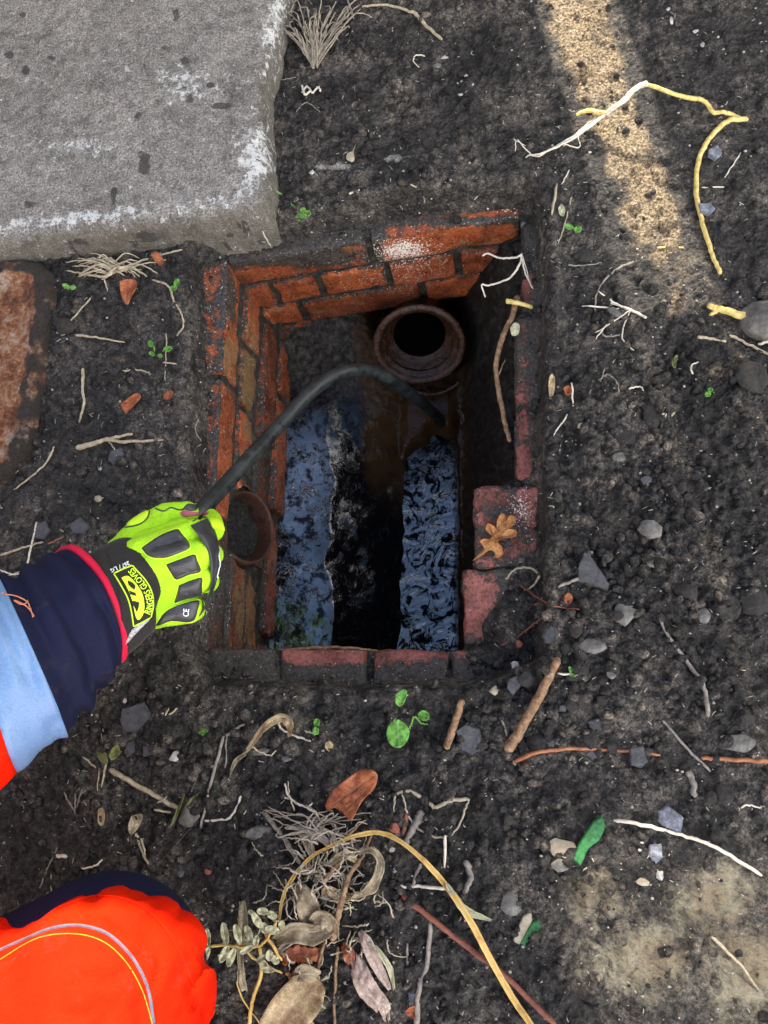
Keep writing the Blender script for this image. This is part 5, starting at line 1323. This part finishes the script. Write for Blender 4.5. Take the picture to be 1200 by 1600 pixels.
leafshape('dead_leaf', [(797, 512), (804, 504), (812, 508), (810, 522), (800, 524)], LF_SAGE, 'small pale leaf stuck to the right rim', 'leaf', curl=.003, seed=18, base=ZR+.006)
leafshape('dead_leaf', [(153, 1265), (160, 1262), (164, 1275), (160, 1290), (153, 1285)], LF_TAN, 'small pale seed husk below the sleeve', 'leaf', curl=.003, seed=19)
leafshape('dead_leaf', [(205, 1275), (222, 1272), (218, 1290), (205, 1305), (200, 1292)], LF_DRY, 'small greyish leaf curl above the orange knee', 'leaf', curl=.004, seed=20)
leafshape('dead_leaf', [(508, 1160), (516, 1158), (521, 1166), (514, 1174), (508, 1168)], LF_TAN, 'tiny tan leaf scrap right of the small green seedling', 'leaf', curl=.003, seed=21)
# seedlings
def seedling(label, stem, leaves, mat=LF_GRN, sw=3):
    r = empty('seedling', label, 'seedling', G(*stem[0][:2]))
    strands('stem', [(s_ if isinstance(s_[0], tuple) else s_, sw, sw*.8) for s_ in [stem]], mat, parent=r)
    for i, (ol, lf_) in enumerate(leaves): leafshape('leaf', ol, mat, lift=lf_, curl=.005, parent=r, seed=i, ribs=[(ol[0], ol[len(ol)//2])], thick=.0007)
    return r
def oval(cx, cy, a, b, ang, n=8):
    A_ = math.radians(ang); return [(cx+a*math.cos(t)*math.cos(A_)-b*math.sin(t)*math.sin(A_), cy+a*math.cos(t)*math.sin(A_)+b*math.sin(t)*math.cos(A_)) for t in [2*math.pi*i/n for i in range(n)]]
seedling('bright green seedling with one big round leaf below the near rim', [(640, 1140, .012), (648, 1120, .018), (655, 1128, .010), (668, 1132, .004)],
         [([(622, 1124), (632, 1130), (640, 1142), (636, 1158), (625, 1168), (612, 1165), (604, 1150), (606, 1136), (612, 1128)], .020), ([(618, 1085), (630, 1077), (636, 1082), (632, 1096), (625, 1104), (618, 1098)], .024), (oval(662, 1118, 9, 8, 20), .020)])
seedling('small green seedling with two round leaves below the near rim', [(490, 1150, .002), (494, 1138, .008)], [(oval(495, 1129, 6, 5, 90), .009), (oval(493, 1142, 6, 5, 90), .008)])
seedling('tiny yellow-green seedling beside the upright straws', [(887, 352, .002), (898, 357, .008)], [(oval(889, 354, 7, 4.5, 15), .009), (oval(903, 358, 6, 5, -20), .009)])
seedling('tiny green seedling on the sandy patch at the right', [(1107, 620, .002), (1108, 612, .006)], [(oval(1106, 616, 5, 4, 0), .006), (oval(1110, 609, 4, 4, 0), .006)])
seedling('small green clover-like seedling at the slab corner', [(467, 345, .002), (470, 335, .008), (455, 318, .012)], [(oval(464, 336, 6, 4, 0), .010), (oval(474, 338, 5, 4, 30), .011), (oval(473, 328, 5, 4, -30), .010), (oval(481, 333, 5, 4, 60), .010)])
seedling('pair of green leaflets near the top of the rusty cover', [(105, 450, .002), (108, 446, .006)], [(oval(103, 447, 6, 4, 20), .006), (oval(114, 449, 5, 4, -10), .006)])
seedling('two green leaflets above the arched root near the left rim', [(272, 452, .002), (275, 447, .006)], [(oval(276, 441, 6, 4, -60), .007), (oval(271, 450, 6, 4, -20), .006)])
seedling('small cluster of green leaflets beside the left rim', [(242, 550, .002), (240, 540, .006)], [(oval(235, 537, 5, 4, 80), .006), (oval(237, 553, 5, 3, 30), .005), (oval(262, 545, 7, 4, -10), .006), (oval(250, 556, 4, 3, 0), .005)])
seedling('tiny two-leaved seedling between stick and grey twig', [(890, 1056, .002), (891, 1050, .006)], [(oval(891, 1046, 5, 2.5, 70), .007), (oval(895, 1055, 5, 2.5, 20), .006)])
seedling('tiny pale green seedling tip among the soil below the glove', [(315, 1148, .002), (320, 1145, .006)], [(oval(318, 1143, 8, 4, -20), .006)])
seedling('yellowish olive weed with ragged leaves below the sleeve', [(166, 1196, .002), (168, 1182, .010)], [([(150, 1174), (158, 1178), (166, 1176), (168, 1188), (160, 1192), (154, 1184)], .010), ([(170, 1182), (176, 1168), (184, 1164), (188, 1176), (182, 1184), (174, 1188)], .012)], LF_OLV)
seedling('tiny yellow-green moss sprig by the sandy patch', [(1055, 585, .002), (1052, 560, .006)], [(oval(1053, 568, 7, 3, 80), .005), (oval(1056, 560, 6, 3, -70), .005)], LF_OLV)
blade('grass_leaf', [(418, 290, .012), (428, 298, .010), (440, 304, .005)], [2, 7, 3], LF_GRN, 'single green grass blade at the slab corner', 'grass blade')
blade('grass_leaf', [(267, 1292, .004), (280, 1262, .010), (288, 1240, .014)], [4, 6, 2], LF_OLV, 'upright green grass blade at the end of the thick straw', 'grass blade')
blade('grass_leaf', [(280, 1268, .006), (298, 1250, .010), (312, 1238, .014)], [4, 6, 2], LF_OLV, 'slanting green grass blade at the end of the thick straw', 'grass blade')
# uprooted dead plant at the bottom
pl = empty('dead_plant', 'uprooted dead plant with a tangle of pale roots and shrivelled leaves', 'dead plant', G(520, 1420))
ls = []
for k in range(75):
    cx_, cy_ = random.uniform(480, 560), random.uniform(1300, 1410); a = random.uniform(0, 6.28); l_ = random.uniform(18, 55); b = a+random.uniform(-.9, .9); z0 = random.uniform(.008, .030)
    cx_ -= (cy_-1300)*.35
    ls.append(([(cx_, cy_, z0), (cx_+l_*.5*math.cos(a), cy_+l_*.5*math.sin(a), z0+.006), (cx_+l_*math.cos(b), cy_+l_*.9*math.sin(b), max(.003, z0-.008))], random.uniform(2.2, 4), 1.5))
for k in range(16):
    ls.append(([(528, 1330, .02), (500+random.uniform(-20, 20), 1300, .022), (480+random.uniform(-50, 60), 1290+random.uniform(-22, 22), .015), (470+random.uniform(-60, 110), 1280+random.uniform(-20, 15), .006)], 3.2, 1.6))
strands('root_tangle', ls, m_simple('root_fibre', (.16, .13, .10), (.46, .41, .33), 160), parent=pl)
strands('crown', [([(520, 1470, .012), (528, 1430, .026), (536, 1400, .032), (545, 1370, .03), (565, 1340, .022), (583, 1300, .012)], 11, 4), ([(505, 1380, .03), (520, 1360, .03), (532, 1345, .02)], 7, 5), ([(520, 1465, .012), (512, 1440, .014), (530, 1425, .02)], 9, 7), ([(540, 1310, .02), (560, 1290, .012)], 4, 3),
                  ([(508, 1470, .012), (495, 1520, .012), (485, 1570, .010), (490, 1610, .006)], 5, 5), ([(528, 1480, .012), (524, 1530, .008), (522, 1605, .004)], 5, 4)], BARK, parent=pl)
ls = []
for k in range(85):
    x_, y_ = random.gauss(505, 48), random.gauss(1430, 62); a = random.uniform(0, 6.28); l_ = random.uniform(12, 48); b_2 = a+random.uniform(-.7, .7)
    if x_ < 335: continue
    ls.append(([(x_, y_, random.uniform(.004, .02)), (x_+l_*.5*math.cos(a), y_+l_*.5*math.sin(a), random.uniform(.004, .022)), (x_+l_*math.cos(b_2), y_+l_*math.sin(b_2), .003)], random.uniform(1.8, 3.4), 1.2))
strands('dry_fibres', ls, m_simple('bleached_straw', (.17, .14, .09), (.52, .47, .35), 140), parent=pl)
bd = lambda pts, w_, mt, **k: blade('shrivelled_leaf', pts, w_, mt, parent=pl, **k)
bd([(555, 1335, .022), (580, 1328, .030), (594, 1345, .032), (588, 1372, .030), (575, 1390, .024), (550, 1402, .016)], [3, 9, 10, 15, 16, 8], LF_DRY, cup=.5, twist=.8)
bd([(550, 1402, .016), (530, 1398, .018), (510, 1390, .02), (508, 1412, .012)], [8, 16, 12, 3], LF_TAN, cup=.5)
bd([(462, 1385, .018), (478, 1405, .022), (490, 1440, .018), (500, 1462, .010)], [10, 32, 34, 12], LF_DRY, cup=.35)
bd([(430, 1470, .012), (460, 1455, .020), (490, 1458, .022), (520, 1450, .018)], [12, 26, 28, 12], LF_DRY, cup=.7)
bd([(425, 1495, .006), (455, 1470, .014), (475, 1462, .018), (505, 1458, .016)], [3, 10, 14, 8], LF_PINK, cup=.6)
bd([(484, 1445, .02), (500, 1432, .03), (518, 1440, .03), (528, 1462, .018)], [10, 20, 26, 12], LF_DRY, cup=.6, twist=-.6)
bd([(440, 1497, .006), (465, 1490, .010), (485, 1492, .010), (505, 1488, .008)], [16, 24, 20, 14], LF_BRN, cup=.4, ser=.2)
bd([(535, 1475, .012), (545, 1490, .014), (548, 1508, .008)], [10, 18, 8], LF_BRN, cup=.4)
bd([(548, 1465, .012), (585, 1480, .020), (608, 1510, .016), (616, 1545, .006)], [3, 7, 9, 3], LF_SAGE, cup=.5)
bd([(562, 1455, .012), (572, 1470, .020), (585, 1500, .018), (600, 1530, .010), (608, 1545, .004)], [5, 16, 17, 11, 4], LF_PINK, cup=.5, twist=.5)
bd([(560, 1350, .02), (545, 1335, .025), (530, 1340, .022), (515, 1352, .016)], [4, 12, 14, 4], LF_TAN, cup=.6)
blade('dry_leaf', [(552, 1490, .010), (562, 1515, .016), (575, 1545, .018), (598, 1572, .012), (604, 1592, .004)], [8, 24, 27, 20, 4], LF_PINK, 'whitish pink-tinged dry leaf hanging right of the dead plant', 'leaf', cup=.4, twist=.3, crinkle=.003)
blade('dry_leaf', [(498, 1528, .014), (480, 1550, .018), (455, 1580, .014), (430, 1615, .008)], [30, 56, 60, 52], LF_TAN, 'broad fibrous tan husk at the bottom edge', 'leaf', cup=.3, crinkle=.003, nw=9)
blade('dry_leaf', [(455, 1530, .008), (475, 1518, .016), (500, 1522, .016)], [6, 22, 10], LF_DRY, 'shrivelled grey-brown leaf above the tan husk', 'leaf', cup=.5)
blade('dry_leaf', [(448, 1520, .006), (460, 1532, .008), (468, 1540, .005)], [4, 10, 3], LF_OAK, 'small orange leaf curl above the tan husk', 'leaf')
blade('dry_leaf', [(480, 1292, .008), (492, 1305, .016), (500, 1330, .016), (510, 1352, .010)], [4, 16, 14, 5], LF_DRY, 'dry curled olive-brown leaf left of the root tangle', 'leaf', cup=.5, twist=.5) if 0 else blade('dry_leaf', [(462, 1292, .010), (478, 1305, .018), (484, 1325, .016), (492, 1345, .010)], [6, 17, 13, 5], LF_DRY, 'dry curled olive-brown leaf left of the root tangle', 'leaf', cup=.5, twist=.5)
blade('dry_leaf', [(378, 1408, .008), (380, 1440, .014), (375, 1480, .012), (378, 1520, .010), (382, 1548, .005)], [8, 15, 10, 11, 9], LF_DRY, 'long narrow tan leaf hanging behind the pale sprig', 'leaf', cup=.4)
st = empty('golden_stalk', 'long golden arched stalk curving over the dead plant to the bottom edge', 'plant stalk', G(600, 1303))
blade('stalk', [(436, 1460, .010), (440, 1410, .018), (455, 1375, .024), (485, 1340, .028), (525, 1318, .032), (560, 1305, .034), (598, 1302, .036), (640, 1325, .034), (690, 1375, .030), (735, 1440, .026), (770, 1505, .020), (805, 1565, .014), (840, 1615, .010)], [3, 4, 5, 4, 4, 5, 5.5, 5.5, 7, 8, 8, 8, 6], GOLD, parent=st, cup=.8, thick=.002, crinkle=.0004)
blade('side_blade', [(735, 1445, .024), (712, 1405, .020), (722, 1415, .018), (745, 1432, .012), (768, 1440, .006)], [5, 6, 10, 12, 3], LF_SAGE, parent=st, cup=.5) if 0 else blade('side_blade', [(698, 1380, .026), (710, 1400, .022), (728, 1422, .014), (768, 1438, .006)], [4, 9, 12, 3], LF_SAGE, parent=st, cup=.5)
sg = empty('leaf_sprig', 'sprig with many small pale oval leaflets beside the orange knee', 'sprig', G(390, 1480))
strands('stem', [([(328, 1478, .016), (360, 1478, .020), (395, 1480, .022), (415, 1470, .024), (432, 1440, .022)], 4, 4), ([(405, 1480, .02), (408, 1520, .014), (395, 1560, .008), (388, 1605, .004)], 5, 6), ([(408, 1440, .02), (418, 1465, .02), (440, 1500, .014)], 5, 4), ([(372, 1470, .02), (400, 1500, .02), (440, 1520, .01)], 3, 3), ([(372, 1512, .008), (374, 1550, .006), (405, 1600, .003)], 3, 2)], GOLD, parent=sg)
for (x_, y_, l_, w_, an) in [(324, 1464, 14, 5, 85), (351, 1459, 18, 6, 80), (371, 1459, 16, 6, 75), (322, 1492, 14, 5, 110), (350, 1491, 15, 6, 115), (361, 1496, 16, 6, 110), (388, 1458, 13, 6, 70), (386, 1472, 10, 5, 10), (401, 1438, 14, 6, 60), (410, 1424, 9, 6, 0), (425, 1430, 9, 6, 30), (425, 1453, 12, 7, 10), (413, 1450, 9, 6, 80), (430, 1500, 8, 6, 60), (421, 1493, 9, 6, 90), (418, 1515, 12, 5, 5), (413, 1507, 8, 5, 60), (385, 1484, 12, 5, 150), (400, 1470, 9, 5, 100), (395, 1428, 9, 4, 40), (440, 1445, 7, 5, 100), (408, 1498, 9, 5, 140)]:
    leafshape('leaflet', oval(x_, y_, l_, w_, an, 9), LF_SAGE, lift=.018+random.uniform(-.004, .004), curl=.003, parent=sg, seed=random.randint(0, 50), ribs=[((x_-l_*math.cos(math.radians(an)), y_-l_*math.sin(math.radians(an))), (x_+l_*math.cos(math.radians(an)), y_+l_*math.sin(math.radians(an))))], thick=.0006)

# ------------------------------------------------------------------ stones, slates, scraps
flake('slate_flake', [(914, 863), (926, 872), (952, 912), (950, 920), (905, 908), (903, 888)], SLATE, 'triangular dark slate fragment standing right of the chamber', th=.012, tiltv=(.3, -.35))
flake('slate_flake', [(190, 1108), (222, 1098), (232, 1118), (212, 1143), (192, 1144), (187, 1125)], SLATE, 'large grey slate flake below the sleeve', th=.003)
flake('slate_flake', [(197, 1160), (207, 1158), (208, 1176), (196, 1184)], SLATE, 'small lilac slate chip right of the olive weed', th=.003)
flake('slate_flake', [(222, 1168), (242, 1163), (240, 1178), (224, 1182)], SLATE, 'lilac slate chip below the large grey slate flake', th=.003)
flake('slate_flake', [(186, 1202), (210, 1183), (215, 1192), (194, 1206)], SLATE, 'narrow lilac slate sliver at the thick straight straw', th=.003)
flake('slate_flake', [(56, 817), (72, 814), (78, 828), (68, 843), (54, 840)], SLATE, 'bluish slate chip left of the gloved thumb, near the thin straw', th=.003)
flake('slate_flake', [(108, 820), (124, 808), (138, 822), (130, 834), (112, 832)], SLATE, 'bluish slate chip between thin straw and glove', th=.003)
flake('slate_flake', [(172, 704), (190, 700), (192, 712), (176, 726), (168, 718)], SLATE, 'small bluish slate chip under the forked twig', th=.003)
flake('slate_flake', [(852, 985), (862, 976), (870, 990), (868, 1006), (853, 1004), (848, 994)], SLATE, 'small purple-grey slate chip at the near right corner of the rim', th=.006, tiltv=(.2, .2))
flake('slate_flake', [(795, 1062), (808, 1055), (814, 1072), (802, 1086), (792, 1076)], SLATE, 'blue-grey slate chip left of the thick stick', th=.006)
flake('slate_flake', [(712, 1142), (728, 1132), (748, 1140), (752, 1155), (738, 1180), (722, 1172)], SLATE, 'large mottled slate flake beside the short stick', th=.006)
flake('slate_flake', [(985, 1170), (1005, 1165), (1012, 1190), (1002, 1200), (986, 1196)], SLATE, 'dark slate chip lying on the orange root', th=.010)
flake('slate_flake', [(918, 1128), (938, 1122), (940, 1138), (926, 1142)], SLATE, 'lilac slate chip right of the thick stick', th=.004)
flake('slate_flake', [(855, 1160), (868, 1154), (866, 1168), (856, 1168)], SLATE, 'tiny lilac slate chip above the orange root', th=.003)
flake('slate_flake', [(915, 1178), (930, 1168), (940, 1180), (925, 1188)], SLATE, 'lilac slate chip under the middle of the orange root', th=.003)
flake('slate_flake', [(875, 1103), (886, 1100), (884, 1112), (874, 1112)], SLATE, 'tiny bluish slate chip right of the thick stick', th=.003)
flake('slate_flake', [(1030, 1268), (1045, 1260), (1068, 1278), (1064, 1300), (1042, 1296), (1028, 1284)], FOIL, 'pale bluish slate flake touching the long arched straw', th=.004)
flake('slate_flake', [(1016, 1322), (1034, 1320), (1036, 1340), (1026, 1350), (1014, 1338)], FOIL, 'small pale bluish flake below the long arched straw', th=.003)
flake('slate_flake', [(385, 1298), (400, 1292), (423, 1294), (418, 1306), (396, 1314), (382, 1308)], STONE, 'flat grey stone flake left of the twig', th=.005)
flake('slate_flake', [(1092, 318), (1108, 316), (1118, 324), (1108, 334), (1094, 332)], FOIL, 'pale blue-grey chip beside the curved end of the yellow root', th=.003)
flake('glass_scrap', [(1108, 232), (1122, 226), (1128, 238), (1118, 248), (1108, 242)], FOIL, 'crumpled bluish scrap inside the curve of the yellow root', 'scrap', th=.003)
flake('glass_scrap', [(638, 1552), (650, 1548), (653, 1560), (648, 1578), (640, 1575)], FOIL, 'small crumpled white-blue scrap at the bottom edge', 'scrap', th=.004)
flake('glass_scrap', [(648, 1585), (654, 1583), (656, 1605), (647, 1606)], PSTONE, 'white sliver at the very bottom edge', 'scrap', th=.003)
flake('green_scrap', [(926, 1286), (940, 1276), (946, 1292), (936, 1315), (920, 1325), (908, 1352), (896, 1342), (905, 1320), (916, 1302)], GCHIP, 'bright green strip of plastic half buried at the lower right', 'scrap', th=.004)
flake('green_scrap', [(832, 1442), (842, 1437), (845, 1450), (832, 1470), (824, 1482), (813, 1474), (822, 1458)], GCHIP, 'short green plastic strip with a pale stone beside it', 'scrap', th=.004)
flake('pale_chip', [(804, 1460), (818, 1432), (830, 1425), (832, 1438), (820, 1460), (812, 1476), (803, 1472)], CSTONE, 'pale chip of mortar left of the short green strip', 'stone', th=.003)
rock('stone', 1192, 500, 78, 70, STONE, 'big rounded grey stone at the right edge', tall=.9, seed=21)
rock('stone', 1015, 827, 42, 36, STONE, 'round grey stone with pale specks, right of the ledge', tall=.8, seed=22)
rock('stone', 968, 714, 26, 18, STONE, 'small two-tone grey pebble right of the chamber', seed=23)
rock('stone', 976, 684, 44, 26, DARKC, 'flat dark stone above the two-tone pebble', seed=24, tall=.5)
rock('stone', 1010, 750, 22, 15, SLATE, 'small smooth bluish pebble below the two-tone pebble', seed=25)
rock('stone', 975, 960, 38, 36, STONE, 'knobbly dark grey stone below the triangular slate', seed=26)
rock('stone', 925, 1010, 48, 24, STONE, 'long flat grey stone above the two-leaved seedling', seed=27, tall=.5)
rock('stone', 1100, 962, 20, 26, STONE, 'pale-flecked grey pebble left of the right edge twig', seed=28)
rock('stone', 1075, 925, 42, 30, DARKC, 'broad dark stone above the pale-flecked pebble', seed=29)
rock('stone', 1020, 650, 30, 50, DARKC, 'tall dark stone near the sandy patch', seed=30, tall=.4)
rock('stone', 1175, 585, 60, 70, DARKC, 'large dark flat stone under the big grey stone', seed=31, tall=.4)
rock('stone', 915, 400, 44, 30, DARKC, 'dark stone below the yellow-green seedling', seed=32, tall=.5)
rock('stone', 962, 488, 34, 18, STONE, 'grey stone behind the star of straw', seed=33, tall=.5, ang=-30)
rock('stone', 549, 245, 20, 24, CSTONE, 'cream angular stone beyond the far rim', seed=34, sharp=3)
rock('stone', 487, 269, 12, 11, PSTONE, 'small white pebble near the slab corner', seed=35)
rock('stone', 683, 103, 20, 14, STONE, 'light grey oval pebble above the chamber, below the white pebble', seed=36)
rock('stone', 695, 90, 15, 9, PSTONE, 'white oval pebble above the chamber', seed=37)
rock('stone', 726, 117, 14, 11, CSTONE, 'cream pebble right of the white oval pebble', seed=38)
rock('stone', 738, 132, 8, 7, PSTONE, 'tiny white pebble below the cream pebble', seed=39)
rock('stone', 720, 148, 12, 7, PSTONE, 'flat white chip below the cream pebble', seed=40)
rock('stone', 717, 12, 10, 14, STONE, 'grey pebble near the top edge, right of the bent straw', seed=41)
rock('stone', 1044, 14, 9, 8, PSTONE, 'tiny white pebble at the top right', seed=42)
rock('stone', 1049, 32, 11, 19, PSTONE, 'tall white chip at the top right', seed=43, sharp=3)
rock('stone', 1088, 49, 14, 8, PSTONE, 'flat white pebble between the two others at the top right', seed=44)
rock('stone', 1099, 70, 12, 11, PSTONE, 'white pebble, lowest of those at the top right', seed=45)
rock('stone', 154, 779, 18, 14, CSTONE, 'cream pebble above the gloved hand', seed=46)
rock('stone', 156, 731, 11, 10, PSTONE, 'white pebble under the forked twig', seed=47)
rock('stone', 196, 545, 8, 8, PSTONE, 'tiny white pebble above the small rootlet', seed=48) if 0 else None
rock('stone', 273, 1182, 20, 22, PSTONE, 'white mottled pebble below the glove', seed=49)
rock('stone', 405, 1175, 36, 14, STONE, 'long grey stone under the arched dry blade', seed=50, tall=.5, ang=8)
rock('stone', 447, 1186, 22, 10, STONE, 'flat light grey pebble right of the arched dry blade', seed=51, tall=.5)
rock('stone', 295, 1275, 40, 36, STONE, 'rough grey stone at the foot of the green blades', seed=52, tall=.6)
rock('stone', 195, 1095, 8, 9, PSTONE, 'tiny white chip above the large slate flake', seed=53)
rock('stone', 613, 1328, 12, 8, PSTONE, 'small white oval pebble right of the root tangle', seed=54)
rock('stone', 616, 1295, 20, 18, RSTONE, 'small reddish lump left of the stubby twig', seed=55)
rock('stone', 282, 1362, 14, 20, SLATE, 'small blue-grey stone above the knee on the right', seed=56)
rock('stone', 325, 1362, 13, 9, RSTONE, 'small brick-red chip right of the knee', seed=57)
rock('stone', 810, 1007, 16, 13, RSTONE, 'pink brick chip at the near right corner of the rim', seed=58)
rock('stone', 805, 1040, 14, 15, PSTONE, 'white-flecked pebble left of the thick stick', seed=59)
rock('stone', 772, 1078, 18, 17, CSTONE, 'mossy cream pebble left of the blue-grey slate chip', seed=60)
rock('stone', 955, 1055, 18, 12, STONE, 'small flat pebble right of the two-leaved seedling', seed=61, tall=.5)
rock('stone', 1019, 879, 18, 16, STONE, 'light pebble with a red chip below the round stone', seed=62)
rock('stone', 1016, 884, 8, 6, RSTONE, 'tiny red chip beside the light pebble', seed=63)
rock('stone', 878, 1325, 44, 36, CSTONE, 'pale crumbly lump left of the bright green strip', seed=64, tall=.3)
rock('stone', 800, 1412, 46, 34, STONE, 'grey-pink crumbly stone above the short green strip', seed=65, tall=.4)
rock('stone', 876, 1352, 26, 20, STONE, 'round grey pebble under the pale crumbly lump', seed=66)
rock('stone', 1005, 1378, 22, 12, CSTONE, 'cream flat pebble on the paler soil', seed=67, tall=.4)
rock('stone', 1032, 1368, 14, 14, PSTONE, 'light pebble right of the cream flat pebble', seed=68)
rock('stone', 820, 1190, 8, 8, PSTONE, 'tiny pale pebble', seed=69) if 0 else None
rock('stone', 908, 665, 14, 12, CSTONE, 'small cream pebble right of the chamber', seed=70)
rock('stone', 1052, 646, 10, 12, CSTONE, 'cream pebble left of the sandy patch', seed=71)
rock('stone', 1155, 1160, 60, 30, STONE, 'pale weathered stone flush with the soil near the right edge', seed=72, tall=.2)
rock('stone', 1180, 940, 50, 50, DARKC, 'large dark clod at the right edge', seed=73, tall=.4)
rock('stone', 1130, 1242, 34, 34, DARKC, 'rounded dark clod near the right edge', seed=74, tall=.5)
# bigger earth lumps on the spoil heap: too alike to tell apart
LUMPS = []
random.seed(99)
spots = [(100, 512, 46, 44), (88, 545, 30, 24)]
protos = []
for q in range(7):
    o = rock('soil_lump', 850, 1100, 30, 28, DARKC, 'rounded dark lump of earth in the loose spoil', 'soil lump', seed=200+q, group='earth lumps in the spoil', tall=.75, sharp=8); protos.append(o)
sp_ = []
while len(sp_) < 150:
    x_, y_ = random.gauss(860, 70), random.gauss(1085, 55)
    if len(sp_) > 70: x_, y_ = random.uniform(640, 1200), random.uniform(640, 1420)
    if len(sp_) > 125: x_, y_ = random.uniform(330, 700), random.uniform(1090, 1300)
    if pdist(np.array([x_]), np.array([y_]), OPEN)[0] > -18 or (720 < x_ < 850 and y_ < 960) or (x_ > 1180): continue
    sp_.append((x_, y_))
for i, (x_, y_) in enumerate(sp_):
    o = protos[i % 7] if i < 7 else protos[i % 7].copy()
    if i >= 7: C.objects.link(o)
    for (cx_, cy_, rr_, tx) in ((840, 1100, 90, 'beside the thick stick'), (790, 1010, 75, 'at the near right corner of the rim'), (1000, 960, 170, 'between the triangular slate and the long grey twig'), (500, 1180, 260, 'between the near rim and the dead plant'), (1000, 700, 220, 'below the sunlit strip'), (0, 0, 9e9, 'above the paler ground at the lower right')):
        if math.hypot(x_-cx_, y_-cy_) < rr_: break
    o['label'] = 'rounded dark lump of earth '+tx; o['group'] = 'earth lumps '+tx
    s_ = random.choice([.35, .45, .5, .6, .7, .95])*random.uniform(.8, 1.2)
    if i > 70: s_ *= .75
    o.scale = (s_, s_*random.uniform(.75, 1.1), s_*.9); o.rotation_euler = (random.uniform(-.5, .5), random.uniform(-.5, .5), random.uniform(0, 6.28)); o.location = G(x_, y_, .002*s_)
for i, (x_, y_, w_, h_) in enumerate(spots):
    rock('soil_lump', x_, y_, w_, h_, DARKC, ['large crumbly clod beside the rusty cover', 'smaller clod under the large clod beside the rusty cover'][i], 'soil lump', seed=300+i, tall=.7)
# tiny pale grit, fibres: countless
gv, gf, b = [], [], 0
for k in range(2600):
    px, py = random.uniform(-20, 1220), random.uniform(-20, 1620)
    if pdist(np.array([px]), np.array([py]), OPEN)[0] > -6: continue
    if random.random() < .35:
        a = random.uniform(0, 6.28); l_ = random.uniform(2, 9); pth = pxpath([(px, py, .002), (px+l_*math.cos(a)*.5+random.uniform(-1, 1), py+l_*.5*math.sin(a), .003), (px+l_*math.cos(a), py+l_*math.sin(a), .002)], n=3, wig=.0002)
        v, f = tube_geo(pth, random.uniform(.0003, .0007), seg=4); v = np.array([list(q) for q in v]); f = [q for q in f if len(q) == 4]; f = [(q[0], q[1], q[2]) for q in f]+[(q[0], q[2], q[3]) for q in f]
    else:
        r = random.choice([.0006, .0008, .001, .0016])*random.uniform(.7, 1.4); p = G(px, py, .0005); v = rock_verts(r, k, .8, .5)+np.array(p); f = IF.tolist()
    gv.append(np.asarray(v)); gf += [[int(i)+b for i in q] for q in f]; b += len(v)
tag(mk('pale_grit', np.concatenate(gv), np.array(gf), m_simple('grit', (.14, .13, .11), (.46, .43, .37), 60, .8, 0)), 'tiny pale grains and plant fibres sprinkled over the soil', 'grit', kind='stuff')

strip_tube('channel_lip', [(634, 600, -.325), (652, 612, -.335), (678, 616, -.34), (702, 608, -.335), (718, 596, -.325)], .0045, CLAY)
strip_tube('channel_edge', [(716, 640, -.345), (726, 655, -.35), (730, 690, -.352), (728, 730, -.355)], .005, CLAY)
